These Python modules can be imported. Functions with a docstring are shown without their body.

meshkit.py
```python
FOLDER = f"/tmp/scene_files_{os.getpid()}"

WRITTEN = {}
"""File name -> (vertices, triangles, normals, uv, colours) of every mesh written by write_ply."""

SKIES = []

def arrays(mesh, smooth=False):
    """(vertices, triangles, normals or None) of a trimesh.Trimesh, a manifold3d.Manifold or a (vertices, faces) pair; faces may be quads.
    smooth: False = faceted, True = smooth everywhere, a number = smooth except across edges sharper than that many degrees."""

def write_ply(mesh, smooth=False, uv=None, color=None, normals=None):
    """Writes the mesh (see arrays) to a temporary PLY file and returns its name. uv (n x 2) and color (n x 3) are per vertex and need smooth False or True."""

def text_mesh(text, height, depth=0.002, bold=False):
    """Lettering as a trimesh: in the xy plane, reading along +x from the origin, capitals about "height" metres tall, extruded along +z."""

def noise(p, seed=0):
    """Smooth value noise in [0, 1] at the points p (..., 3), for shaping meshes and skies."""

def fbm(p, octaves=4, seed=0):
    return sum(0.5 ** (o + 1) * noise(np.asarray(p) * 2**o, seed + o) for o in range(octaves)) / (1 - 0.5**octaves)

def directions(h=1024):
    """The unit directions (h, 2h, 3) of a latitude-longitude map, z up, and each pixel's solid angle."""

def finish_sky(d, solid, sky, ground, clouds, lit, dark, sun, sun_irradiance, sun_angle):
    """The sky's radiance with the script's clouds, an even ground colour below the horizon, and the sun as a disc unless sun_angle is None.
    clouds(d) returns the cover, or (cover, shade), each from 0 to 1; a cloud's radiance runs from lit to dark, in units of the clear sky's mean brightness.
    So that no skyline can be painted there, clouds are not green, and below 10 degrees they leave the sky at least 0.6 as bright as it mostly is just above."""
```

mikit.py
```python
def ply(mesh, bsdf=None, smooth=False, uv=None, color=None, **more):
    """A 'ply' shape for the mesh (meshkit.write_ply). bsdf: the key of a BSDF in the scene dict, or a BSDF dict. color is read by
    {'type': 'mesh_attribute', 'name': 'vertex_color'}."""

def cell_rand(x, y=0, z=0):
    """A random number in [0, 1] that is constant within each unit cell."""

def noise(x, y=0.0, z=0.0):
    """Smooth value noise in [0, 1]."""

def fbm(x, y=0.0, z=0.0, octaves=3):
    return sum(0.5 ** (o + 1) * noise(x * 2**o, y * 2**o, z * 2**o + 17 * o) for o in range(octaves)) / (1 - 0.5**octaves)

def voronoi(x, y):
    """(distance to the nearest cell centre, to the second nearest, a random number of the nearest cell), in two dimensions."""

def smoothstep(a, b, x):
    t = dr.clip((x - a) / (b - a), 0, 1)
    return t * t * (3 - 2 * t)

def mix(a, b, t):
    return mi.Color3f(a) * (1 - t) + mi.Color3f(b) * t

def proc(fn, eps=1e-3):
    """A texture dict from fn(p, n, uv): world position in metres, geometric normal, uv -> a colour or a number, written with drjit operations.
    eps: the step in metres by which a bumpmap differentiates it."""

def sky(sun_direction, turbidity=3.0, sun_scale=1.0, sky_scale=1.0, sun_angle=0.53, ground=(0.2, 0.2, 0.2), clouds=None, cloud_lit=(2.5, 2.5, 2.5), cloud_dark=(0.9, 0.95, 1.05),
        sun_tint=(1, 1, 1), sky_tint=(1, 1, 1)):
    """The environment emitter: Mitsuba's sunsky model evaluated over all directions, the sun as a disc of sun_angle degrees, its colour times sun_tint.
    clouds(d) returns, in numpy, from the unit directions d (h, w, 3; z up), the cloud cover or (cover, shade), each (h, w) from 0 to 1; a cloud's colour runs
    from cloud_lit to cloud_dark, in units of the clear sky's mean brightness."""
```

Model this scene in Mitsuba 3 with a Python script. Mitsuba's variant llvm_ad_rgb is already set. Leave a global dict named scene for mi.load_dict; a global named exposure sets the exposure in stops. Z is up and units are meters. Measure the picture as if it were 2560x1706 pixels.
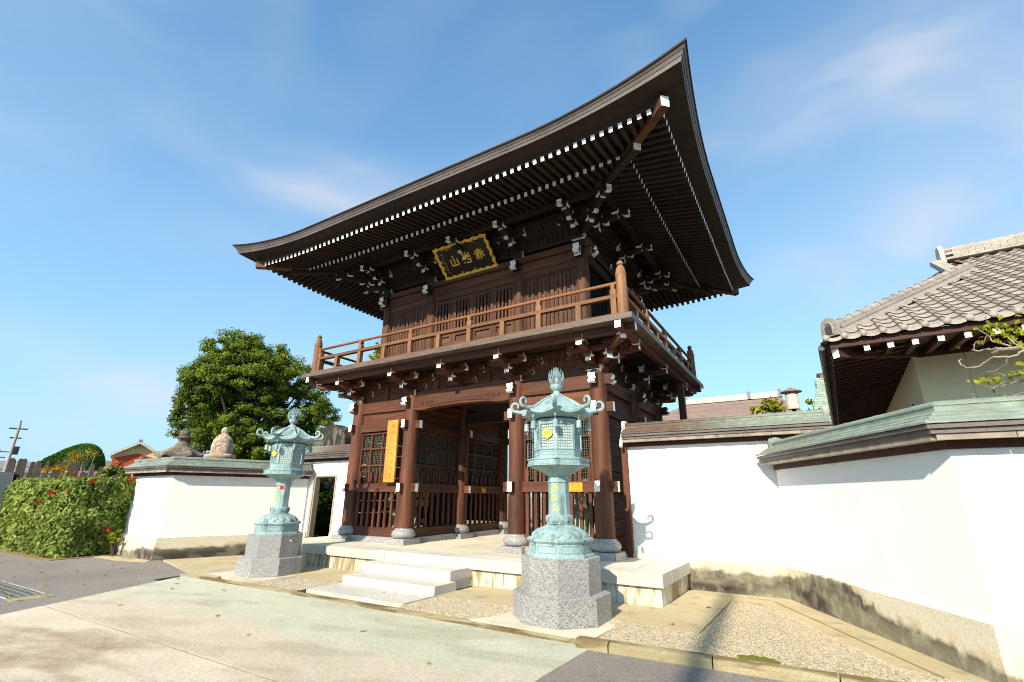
import math, random
import numpy as np, trimesh, drjit as dr, mitsuba as mi, mikit, meshkit
from shapely.geometry import Polygon, LineString, Point
from shapely.ops import unary_union

scene, labels = {}, {}
rng = np.random.default_rng(7)
T = mi.ScalarTransform4f

# ------------------------------------------------------------------ camera, sky, exposure
CAM = np.array([0.0, 0.0, 1.5])
YAW, PITCH, ROLL, FPX = math.radians(-31.38086), math.radians(18.26788), math.radians(0.43284), 1185.59
_f = np.array([math.sin(YAW) * math.cos(PITCH), math.cos(YAW) * math.cos(PITCH), math.sin(PITCH)])
_r = np.array([math.cos(YAW), -math.sin(YAW), 0.0])
_u = np.cross(_r, _f)
_up = -math.sin(ROLL) * _r + math.cos(ROLL) * _u
scene['camera'] = {'type': 'perspective', 'fov': math.degrees(2 * math.atan(1280 / FPX)), 'fov_axis': 'x', 'near_clip': 0.05, 'far_clip': 4000.0,
                   'to_world': T().look_at(origin=CAM.tolist(), target=(CAM + _f).tolist(), up=_up.tolist())}
SUN = (0.07, -1.0, 0.58)
exposure = 2.56


def sky_clouds(d):
    """Thin high streaks: cover from stretched noise, thicker in a few banks of cirrus."""
    az = np.degrees(np.arctan2(d[..., 0], d[..., 1]))
    el = np.degrees(np.arcsin(np.clip(d[..., 2], -1, 1)))
    warp = meshkit.fbm(np.stack([az / 26, el / 18, 0 * az + 3], -1), 3, 5) - .5
    s, t = az + 22 * warp, el - .16 * az + 16 * warp
    n = meshkit.fbm(np.stack([s / 17, t / 4.2, 0 * s + 9], -1), 5, 11)
    soft = meshkit.fbm(np.stack([s / 30, t / 11, 0 * s + 2], -1), 3, 31)
    streak = np.clip((n - .40) * 2.6, 0, 1)

    def bank(a, e, ra, re, tilt):
        x, y = az - a, el - e - tilt * (az - a)
        return np.exp(-(x / ra) ** 2 - (y / re) ** 2)
    banks = .85 * bank(9, 39, 15, 4.5, .06) + .80 * bank(17, 25, 13, 9, .1) + .3 * bank(2, 23, 10, 6, .1) + .85 * bank(-56, 33, 10, 3.0, .12) + .7 * bank(-73, 10.5, 9, 2.2, -.25) + .25 * bank(-60, 26, 14, 4, .1) + .16 * bank(-30, 50, 10, 5, .1)
    banks += .35 * np.clip((soft - .45) * 4, 0, 1)
    cover = banks * (.45 + .70 * streak)
    haze = .04 + .72 * np.exp(-np.maximum(el, 0) / 19)             # pale blue air, thicker towards the horizon
    c = np.clip(.60 * cover, 0, .8)
    total = 1 - (1 - haze) * (1 - c)
    return np.clip(total, 0, .95), (1 - c) * haze / np.maximum(total, 1e-6)


scene['sky'] = mikit.sky(SUN, turbidity=2.2, sky_scale=1.45, sun_scale=0.9, clouds=sky_clouds, cloud_lit=(1.22, 1.26, 1.40), cloud_dark=(0.50, 0.80, 1.14), sky_tint=(0.90, 1.09, 1.06), ground=(0.22, 0.2, 0.17), sun_tint=(0.90, 1.0, 1.18))


# ------------------------------------------------------------------ materials
def vec(p, s, o=0.0):
    return p.x * s[0] + o, p.y * s[1], p.z * s[2]


def wood_fn(axis, dark, light, fine=1.0):
    s = [26.0 * fine] * 3
    s[axis] = 1.6 * fine
    s2 = [120.0 * fine] * 3
    s2[axis] = 5.0

    def fn(p, n, uv):
        g = mikit.fbm(*vec(p, s, uv.y * 37.0), 3)
        h = mikit.noise(*vec(p, s2, uv.y * 11.0))
        b = mikit.noise(p.x * 1.3, p.y * 1.3, p.z * 1.3)
        w2 = mikit.fbm(*vec(p, [7.0 * fine if k != axis else 0.7 for k in range(3)], uv.y * 19.0), 3)     # broad figure of the grain
        t = dr.clip(0.02 + 0.65 * g + 0.75 * (w2 - 0.5) + 0.35 * (h - 0.5) + 0.35 * (b - 0.5) + 0.12, 0, 1)
        c = mikit.mix(dark, light, t) * (0.8 + 0.4 * uv.y)
        w = mikit.mix((0.80, 0.79, 0.76), (0.88, 0.87, 0.84), mikit.noise(p.x * 30, p.y * 30, p.z * 30))
        return dr.select(uv.x > 0.5, w, c)
    return fn


def mat(key, fn, rough=0.7, spec=0.4, bump=None, bscale=0.003, eps=0.004, **more):
    b = {'type': 'principled', 'base_color': mikit.proc(fn) if callable(fn) else {'type': 'rgb', 'value': list(fn)}, 'roughness': rough, 'specular': spec, **more}
    if bump is not None:
        b = {'type': 'bumpmap', 'arbitrary': mikit.proc(bump, eps), 'scale': bscale, 'bsdf': b}
    scene[key] = {'type': 'twosided', 'bsdf': b}


D1, L1 = (0.022, 0.0072, 0.0036), (0.170, 0.056, 0.025)
D2, L2 = (0.045, 0.018, 0.0095), (0.165, 0.072, 0.040)
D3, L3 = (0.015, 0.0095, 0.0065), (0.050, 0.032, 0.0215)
mat('wood_red_z', wood_fn(2, D1, L1), 0.62)
mat('wood_red_x', wood_fn(0, D1, L1), 0.62)
mat('wood_red_y', wood_fn(1, D1, L1), 0.62)
mat('wood_up_z', wood_fn(2, D2, L2), 0.7)
mat('wood_up_x', wood_fn(0, D2, L2), 0.7)
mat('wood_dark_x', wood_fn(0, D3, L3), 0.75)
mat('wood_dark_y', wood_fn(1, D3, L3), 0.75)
mat('wood_rail', wood_fn(0, (0.115, 0.045, 0.017), (0.30, 0.135, 0.058)), 0.65)
mat('wood_post', wood_fn(2, (0.13, 0.055, 0.023), (0.33, 0.17, 0.085)), 0.65)
mat('wood_grey', wood_fn(2, (0.018, 0.014, 0.011), (0.062, 0.050, 0.040)), 0.85)
mat('sign_wood', wood_fn(2, (0.36, 0.125, 0.015), (0.70, 0.39, 0.08), 0.8), 0.6)


def granite_fn(lo, hi, stain=0.25):
    def fn(p, n, uv):
        a = mikit.noise(p.x * 75, p.y * 75, p.z * 75)
        b = mikit.noise(p.x * 170 + 5, p.y * 170, p.z * 170)
        w = mikit.fbm(p.x * 2.3, p.y * 2.3, p.z * 2.3, 3)
        t = dr.clip(0.5 + 1.1 * (a - 0.5) + 0.8 * (b - 0.5), 0, 1)
        return mikit.mix(lo, hi, t) * (1.0 - stain * w) * (0.92 + 0.16 * uv.y)
    return fn


mat('granite', granite_fn((0.13, 0.13, 0.135), (0.52, 0.51, 0.50)), 0.45, 0.5)
mat('granite_pale', granite_fn((0.44, 0.42, 0.37), (0.66, 0.64, 0.58), 0.2), 0.6)


def paver_fn(p, n, uv):
    a = mikit.fbm(p.x * 3, p.y * 3, p.z * 3, 4)
    b = mikit.noise(p.x * 90, p.y * 90, p.z * 90)
    return mikit.mix((0.40, 0.36, 0.27), (0.60, 0.55, 0.44), dr.clip(a * 0.9 + 0.35 * (b - 0.5) + 0.05, 0, 1)) * (0.9 + 0.2 * uv.y)


mat('paver', paver_fn, 0.7)


def stain_fn(p, n, uv):                               # limewashed stone face with vertical water streaks
    x = p.x + p.y
    a = mikit.fbm(x * 16, 0.0, p.z * 2.2, 4)
    c = mikit.fbm(x * 3 + 7, 0.0, p.z * 1.2, 3)
    t = mikit.smoothstep(0.36, 0.66, a * 0.7 + c * 0.35)
    col = mikit.mix((0.60, 0.57, 0.47), (0.30, 0.235, 0.13), t)
    return mikit.mix(col, (0.22, 0.19, 0.10), mikit.smoothstep(0.25, 0.31, p.z + 0.1 * (a - 0.5)) * 0.6)


mat('stained_stone', stain_fn, 0.85, 0.2)


def apron_fn(p, n, uv):
    a = mikit.fbm(p.x * 0.9, p.y * 1.6, 2.0, 4)
    b = mikit.fbm(p.x * 2.2 + 9, p.y * 3.4, 5.0, 4)
    g = mikit.noise(p.x * 70, p.y * 70, 0.0)
    s = mikit.noise(p.x * 160, p.y * 160, 3.0)
    green = mikit.smoothstep(3.55, 4.5, p.y + 1.5 * (a - 0.5))
    c = mikit.mix((0.50, 0.425, 0.325), (0.445, 0.44, 0.335), green)
    c = c * (0.92 + 0.18 * b) * (0.86 + 0.28 * g) * (0.90 + 0.2 * s) * (0.95 + 0.1 * uv.y)
    d = mikit.smoothstep(0.46, 0.70, mikit.fbm(p.x * 0.8 + p.y * 0.5, p.y * 2.6 - p.x * 0.7, 8.0, 5))
    near = 0.45 + 0.55 * (1 - mikit.smoothstep(2.7, 3.1, p.y))                 # the oldest bay, nearest the road, is the most worn
    fine = mikit.fbm(p.x * 9, p.y * 16, 4.0, 4)
    return mikit.mix(c, c * mi.Color3f(0.66, 0.60, 0.53), d * near * (0.5 + 0.9 * fine))


def grain_bump(k):
    def fn(p, n, uv):
        return mikit.noise(p.x * k, p.y * k, p.z * k) + 0.6 * mikit.noise(p.x * k * 2.3, p.y * k * 2.3, p.z * k * 2.3)
    return fn


mat('apron_concrete', apron_fn, 0.85, 0.3, grain_bump(60), 0.003, 0.004)


def kerb_fn(p, n, uv):
    a = mikit.fbm(p.x * 4, p.y * 4, p.z * 4, 4)
    g = mikit.noise(p.x * 90, p.y * 90, p.z * 90)
    moss = mikit.smoothstep(0.46, 0.64, mikit.fbm(p.x * 2.1 + 3, p.y * 6, p.z * 9, 4))
    c = mikit.mix((0.27, 0.215, 0.11), (0.38, 0.335, 0.215), a) * (0.8 + 0.4 * g)
    return mikit.mix(c, mi.Color3f(0.13, 0.09, 0.032), moss * 0.85) * (0.92 + 0.16 * uv.y)


mat('kerb_stone', kerb_fn, 0.9, 0.2, grain_bump(45), 0.004, 0.005)


def sand_fn(p, n, uv):
    a = mikit.fbm(p.x * 1.5, p.y * 1.5, p.z, 4)
    g = mikit.noise(p.x * 110, p.y * 110, p.z * 110)
    h = mikit.fbm(p.x * 4.5 + 3, p.y * 4.5, 1.0, 3)
    c = mikit.mix((0.335, 0.27, 0.155), (0.42, 0.365, 0.24), a) * (0.85 + 0.3 * g)
    return mikit.mix(c, mi.Color3f(0.27, 0.21, 0.14), mikit.smoothstep(0.58, 0.8, h) * 0.7)


mat('sand_concrete', sand_fn, 0.9, 0.2, grain_bump(70), 0.003, 0.004)


def asphalt_fn(p, n, uv):
    a = mikit.fbm(p.x * 0.8, p.y * 0.8, 1.0, 4)
    g = mikit.noise(p.x * 95, p.y * 95, 2.0)
    s = mikit.smoothstep(0.80, 0.95, mikit.noise(p.x * 120, p.y * 120, 7.0))
    c = mikit.mix((0.165, 0.145, 0.130), (0.235, 0.210, 0.190), a) * (0.7 + 0.6 * g)
    return mikit.mix(c, mi.Color3f(0.36, 0.33, 0.30), s * 0.7)


mat('asphalt', asphalt_fn, 1.0, 0.05, grain_bump(75), 0.005, 0.004)


def soil_fn(p, n, uv):
    a = mikit.fbm(p.x * 0.35, p.y * 0.35, 1.0, 4)
    g = mikit.fbm(p.x * 9, p.y * 9, 1.0, 4)
    return mikit.mix((0.13, 0.085, 0.05), (0.26, 0.19, 0.115), a * 0.5 + g * 0.5)


mat('soil', soil_fn, 0.95, 0.1)


def plaster_fn(p, n, uv):
    a = mikit.fbm(p.x * 1.4, p.y * 1.4, p.z * 1.4, 4)
    b = mikit.noise(p.x * 26 + p.y * 26, 0.0, p.z * 2.0)
    low = 1 - mikit.smoothstep(0.45, 0.75, p.z + 0.25 * (a - 0.5))
    c = mikit.mix((0.78, 0.77, 0.75), (0.84, 0.835, 0.825), a) * (0.985 + 0.03 * b)
    return mikit.mix(c, mi.Color3f(0.74, 0.70, 0.63), low * 0.35)


mat('plaster', plaster_fn, 0.9, 0.15, lambda p, n, uv: mikit.fbm(p.x * 45, p.y * 45, p.z * 45, 3), 0.004, 0.006)


def wallbase_fn(p, n, uv):
    x = p.x * 0.8 - p.y * 0.6
    a = mikit.fbm(x * 2.2, 3.0, p.z * 2.2, 4)
    b = mikit.fbm(x * 13, 1.0, p.z * 7, 4)
    g = mikit.noise(p.x * 80, p.y * 80, p.z * 80)
    old = mikit.smoothstep(-3.0, -2.2, p.x) * (1 - mikit.smoothstep(0.15, 0.45, p.x + 0.4 * (b - 0.5)))    # the older cast length beside the platform
    edge = 0.10 + 0.16 * mikit.smoothstep(0.2, 0.8, mikit.noise(x * 0.8 + 1.9, 4.0, 0.0)) + 0.24 * old + 0.13 * (b - 0.5)
    st = 1 - mikit.smoothstep(edge - 0.05, edge + 0.05, p.z)
    c = mikit.mix((0.60, 0.54, 0.40), (0.66, 0.60, 0.48), a)
    dark = mikit.mix((0.060, 0.048, 0.042), (0.20, 0.185, 0.125), mikit.smoothstep(0.3, 0.62, mikit.fbm(x * 1.3 + 4, 2.0, p.z * 3, 4)))
    c = mikit.mix(c, dark, st * (0.82 + 0.18 * mikit.smoothstep(0.3, 0.6, b))) * (0.82 + 0.36 * g)
    rim = mikit.smoothstep(edge - 0.02, edge + 0.04, p.z) * (1 - mikit.smoothstep(edge + 0.04, edge + 0.14, p.z))
    return mikit.mix(c, mi.Color3f(0.52, 0.36, 0.18), rim * 0.45 * mikit.smoothstep(0.35, 0.6, b))


mat('wall_base_concrete', wallbase_fn, 0.9, 0.2, grain_bump(55), 0.004, 0.005)


def copper_fn(p, n, uv):
    a = mikit.fbm(p.x * 1.2, p.y * 1.2, p.z * 3, 4)
    b = mikit.fbm(p.x * 14, p.y * 14, p.z * 14, 3)
    far = mikit.smoothstep(1.2, 3.6, dr.abs(p.x + 6.8) - 3.2)         # rain that drips off the gate keeps the copper brown beside it
    up = mikit.smoothstep(0.1, 0.6, n.z) * 0.55 + 0.45
    t = dr.clip(far * (0.45 + 1.0 * a) * up + 0.25 * (b - 0.5), 0, 1)
    c = mikit.mix((0.105, 0.068, 0.050), (0.32, 0.455, 0.39), t)
    return c * (0.85 + 0.3 * b) * (0.88 + 0.24 * uv.y)


mat('copper_roof', copper_fn, 0.55, 0.5)
mat('copper_green', lambda p, n, uv: mikit.mix((0.20, 0.31, 0.27), (0.34, 0.46, 0.40), mikit.fbm(p.x * 9, p.y * 9, p.z * 9, 3)) * (0.85 + 0.3 * uv.y), 0.6)


def eave_fn(p, n, uv):
    a = mikit.fbm(p.x * 2.5, p.y * 2.5, p.z * 1.0, 4)
    b = mikit.noise(p.x * 45 + p.y * 45, 0.0, p.z * 60)
    return mikit.mix((0.050, 0.041, 0.038), (0.165, 0.138, 0.128), dr.clip(a + 0.3 * (b - 0.5), 0, 1)) * (0.85 + 0.3 * uv.y)


mat('eave_sheet', eave_fn, 0.5, 0.5)


def bronze_fn(p, n, uv):
    a = mikit.fbm(p.x * 6, p.y * 6, p.z * 6, 4)
    b = mikit.noise(p.x * 40, p.y * 40, p.z * 12)
    c = mikit.mix((0.165, 0.265, 0.275), (0.315, 0.44, 0.45), dr.clip(a * 1.1 + 0.25 * (b - 0.5), 0, 1))
    run = mikit.fbm(p.x * 34, p.y * 34, p.z * 3.0, 3)                   # rain streaks in the patina
    c = mikit.mix(c, mi.Color3f(0.40, 0.52, 0.52), mikit.smoothstep(0.52, 0.75, run) * 0.55)
    crack = mikit.smoothstep(0.52, 0.75, mikit.fbm(p.x * 11 + 4, p.y * 11, p.z * 3, 4))
    return mikit.mix(c, mi.Color3f(0.070, 0.125, 0.118), crack * 0.6)


mat('patina_bronze', bronze_fn, 0.6, 0.4)
mat('gold', (0.90, 0.62, 0.07), 0.4, 0.5)
mat('gold_dull', (0.56, 0.38, 0.09), 0.45, 0.5, metallic=0.35)
mat('lattice_paper', (0.88, 0.86, 0.80), 0.9, 0.1)
mat('plaque_board', (0.022, 0.011, 0.008), 0.4, 0.4)
mat('eave_board', lambda p, n, uv: mikit.mix((0.20, 0.165, 0.13), (0.36, 0.31, 0.255), mikit.noise(p.x * 12, p.y * 12, p.z * 12)) * (0.85 + 0.3 * uv.y), 0.8)
mat('white_board', lambda p, n, uv: mikit.mix((0.50, 0.45, 0.38), (0.66, 0.61, 0.54), mikit.noise(p.x * 12, p.y * 12, p.z * 12)) * (0.9 + 0.2 * uv.y), 0.8)
mat('lattice_bar', (0.11, 0.10, 0.08), 0.7)
mat('metal_edge', lambda p, n, uv: mikit.mix((0.075, 0.048, 0.036), (0.17, 0.128, 0.105), mikit.fbm(p.x * 5 + p.y * 5, 0.0, p.z * 20, 3)), 0.5, 0.5)
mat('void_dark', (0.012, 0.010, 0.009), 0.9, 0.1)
mat('notice_orange', (0.82, 0.30, 0.015), 0.6)
mat('ink', (0.16, 0.05, 0.015), 0.7)
mat('carved_gilt', (0.40, 0.20, 0.02), 0.6)
mat('red_paint', (0.60, 0.02, 0.03), 0.5)
mat('white_paint', (0.78, 0.77, 0.75), 0.6)


def tile_fn(p, n, uv):
    a = mikit.fbm(p.x * 5, p.y * 5, p.z * 5, 4)
    b = mikit.fbm(p.x * 22, p.y * 22, p.z * 22, 3)
    c = mikit.mix((0.23, 0.20, 0.175), (0.375, 0.335, 0.295), dr.clip(a + 0.4 * (uv.y - 0.5), 0, 1)) * (0.82 + 0.36 * b)
    c = mikit.mix(c, mi.Color3f(0.40, 0.35, 0.24), mikit.smoothstep(0.55, 0.75, b) * 0.3)
    return mikit.mix(c, mi.Color3f(0.085, 0.062, 0.042), mikit.smoothstep(0.25, 0.7, uv.x))     # grime on the lips


mat('roof_tile', tile_fn, 0.55, 0.5)
mat('hall_wall', lambda p, n, uv: mikit.mix((0.70, 0.61, 0.40), (0.78, 0.70, 0.49), mikit.noise(p.x * 60, p.y * 60, p.z * 60)) * (0.9 + 0.2 * mikit.fbm(p.x, p.y, p.z, 3)), 0.9)
mat('hall_timber', wood_fn(0, (0.03, 0.011, 0.008), (0.085, 0.030, 0.020)), 0.7)
mat('far_roof', lambda p, n, uv: mikit.mix((0.17, 0.12, 0.105), (0.25, 0.185, 0.165), mikit.fbm(p.x * 1.2, p.y * 1.2, p.z * 5, 4)) * (0.9 + 0.2 * uv.y), 0.7)
mat('slate_roof', lambda p, n, uv: mikit.mix((0.17, 0.165, 0.16), (0.27, 0.26, 0.25), mikit.fbm(p.x * 2.0, p.y * 2.0, p.z * 8, 4)), 0.7)
mat('cream_wall', (0.72, 0.63, 0.33), 0.9)
mat('red_wall', lambda p, n, uv: mikit.mix((0.42, 0.055, 0.025), (0.52, 0.085, 0.04), mikit.noise(p.x * 2.0 + p.y * 2.0, 0.0, p.z * 0.4)), 0.8)


def oldstone_fn(p, n, uv):
    a = mikit.fbm(p.x * 3, p.y * 3, p.z * 3, 4)
    b = mikit.fbm(p.x * 11 + 5, p.y * 11, p.z * 11, 4)
    c = mikit.mix((0.12, 0.095, 0.078), (0.32, 0.26, 0.21), a)
    return mikit.mix(c, mi.Color3f(0.50, 0.46, 0.39), mikit.smoothstep(0.56, 0.68, b) * 0.45) * (0.6 + 0.8 * uv.y)


mat('tan_stone', lambda p, n, uv: mikit.mix(mikit.mix((0.26, 0.17, 0.12), (0.46, 0.37, 0.28), mikit.fbm(p.x * 4, p.y * 4, p.z * 4, 4)), mi.Color3f(0.56, 0.52, 0.45), mikit.smoothstep(0.55, 0.66, mikit.fbm(p.x * 13, p.y * 13, p.z * 13, 3))), 0.95, 0.1)
mat('old_stone', oldstone_fn, 0.95, 0.1, grain_bump(18), 0.02, 0.01)
mat('dark_stone', lambda p, n, uv: mikit.mix((0.035, 0.032, 0.028), (0.16, 0.15, 0.12), mikit.smoothstep(0.4, 0.75, mikit.fbm(p.x * 7, p.y * 7, p.z * 3, 4))), 0.8, 0.2)
mat('pole_concrete', (0.34, 0.32, 0.29), 0.9)
mat('steel_dark', (0.06, 0.06, 0.065), 0.5)
mat('grate_steel', (0.36, 0.36, 0.31), 0.9, 0.2)


def leaf_mat(key, dark, light, trans=0.35, extra=None):
    def fn(p, n, uv):
        c = mikit.mix(dark, light, uv.y)
        return c if extra is None else dr.select(uv.x > 0.5, mi.Color3f(extra), c)
    scene[key] = {'type': 'principledthin', 'base_color': mikit.proc(fn), 'roughness': 0.5, 'diff_trans': trans, 'eta': 1.4}


leaf_mat('leaf_tree', (0.032, 0.060, 0.010), (0.235, 0.315, 0.045), 0.45, (0.30, 0.33, 0.04))
leaf_mat('leaf_hedge', (0.06, 0.105, 0.02), (0.34, 0.41, 0.10), 0.4, (0.42, 0.03, 0.02))
leaf_mat('leaf_shrub', (0.028, 0.085, 0.012), (0.13, 0.25, 0.03), 0.4, (0.20, 0.15, 0.03))
leaf_mat('leaf_shade', (0.006, 0.016, 0.004), (0.03, 0.055, 0.010), 0.15)  # shrub leaves in a darker colour that imitates shade
leaf_mat('leaf_yellow', (0.16, 0.21, 0.015), (0.42, 0.42, 0.03), 0.8, (0.45, 0.20, 0.03))
leaf_mat('leaf_fallen', (0.30, 0.14, 0.03), (0.55, 0.45, 0.06), 0.3)
mat('bark', wood_fn(2, (0.03, 0.024, 0.018), (0.10, 0.08, 0.06)), 0.95)
mat('bark_pale', wood_fn(2, (0.20, 0.165, 0.125), (0.40, 0.35, 0.28)), 0.9)
mat('pebble', lambda p, n, uv: mikit.mix(mikit.mix((0.33, 0.25, 0.135), (0.52, 0.44, 0.30), uv.y), mikit.mix((0.27, 0.245, 0.21), (0.56, 0.52, 0.45), uv.y), uv.x), 0.8, 0.3)
mat('moss', (0.12, 0.13, 0.02), 0.95, 0.1)
scene['clear_plastic'] = {'type': 'thindielectric', 'int_ior': 1.4}

# ------------------------------------------------------------------ mesh helpers
EX, EY, EZ = np.eye(3)


def unit(v):
    v = np.asarray(v, float)
    return v / np.linalg.norm(v)


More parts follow.
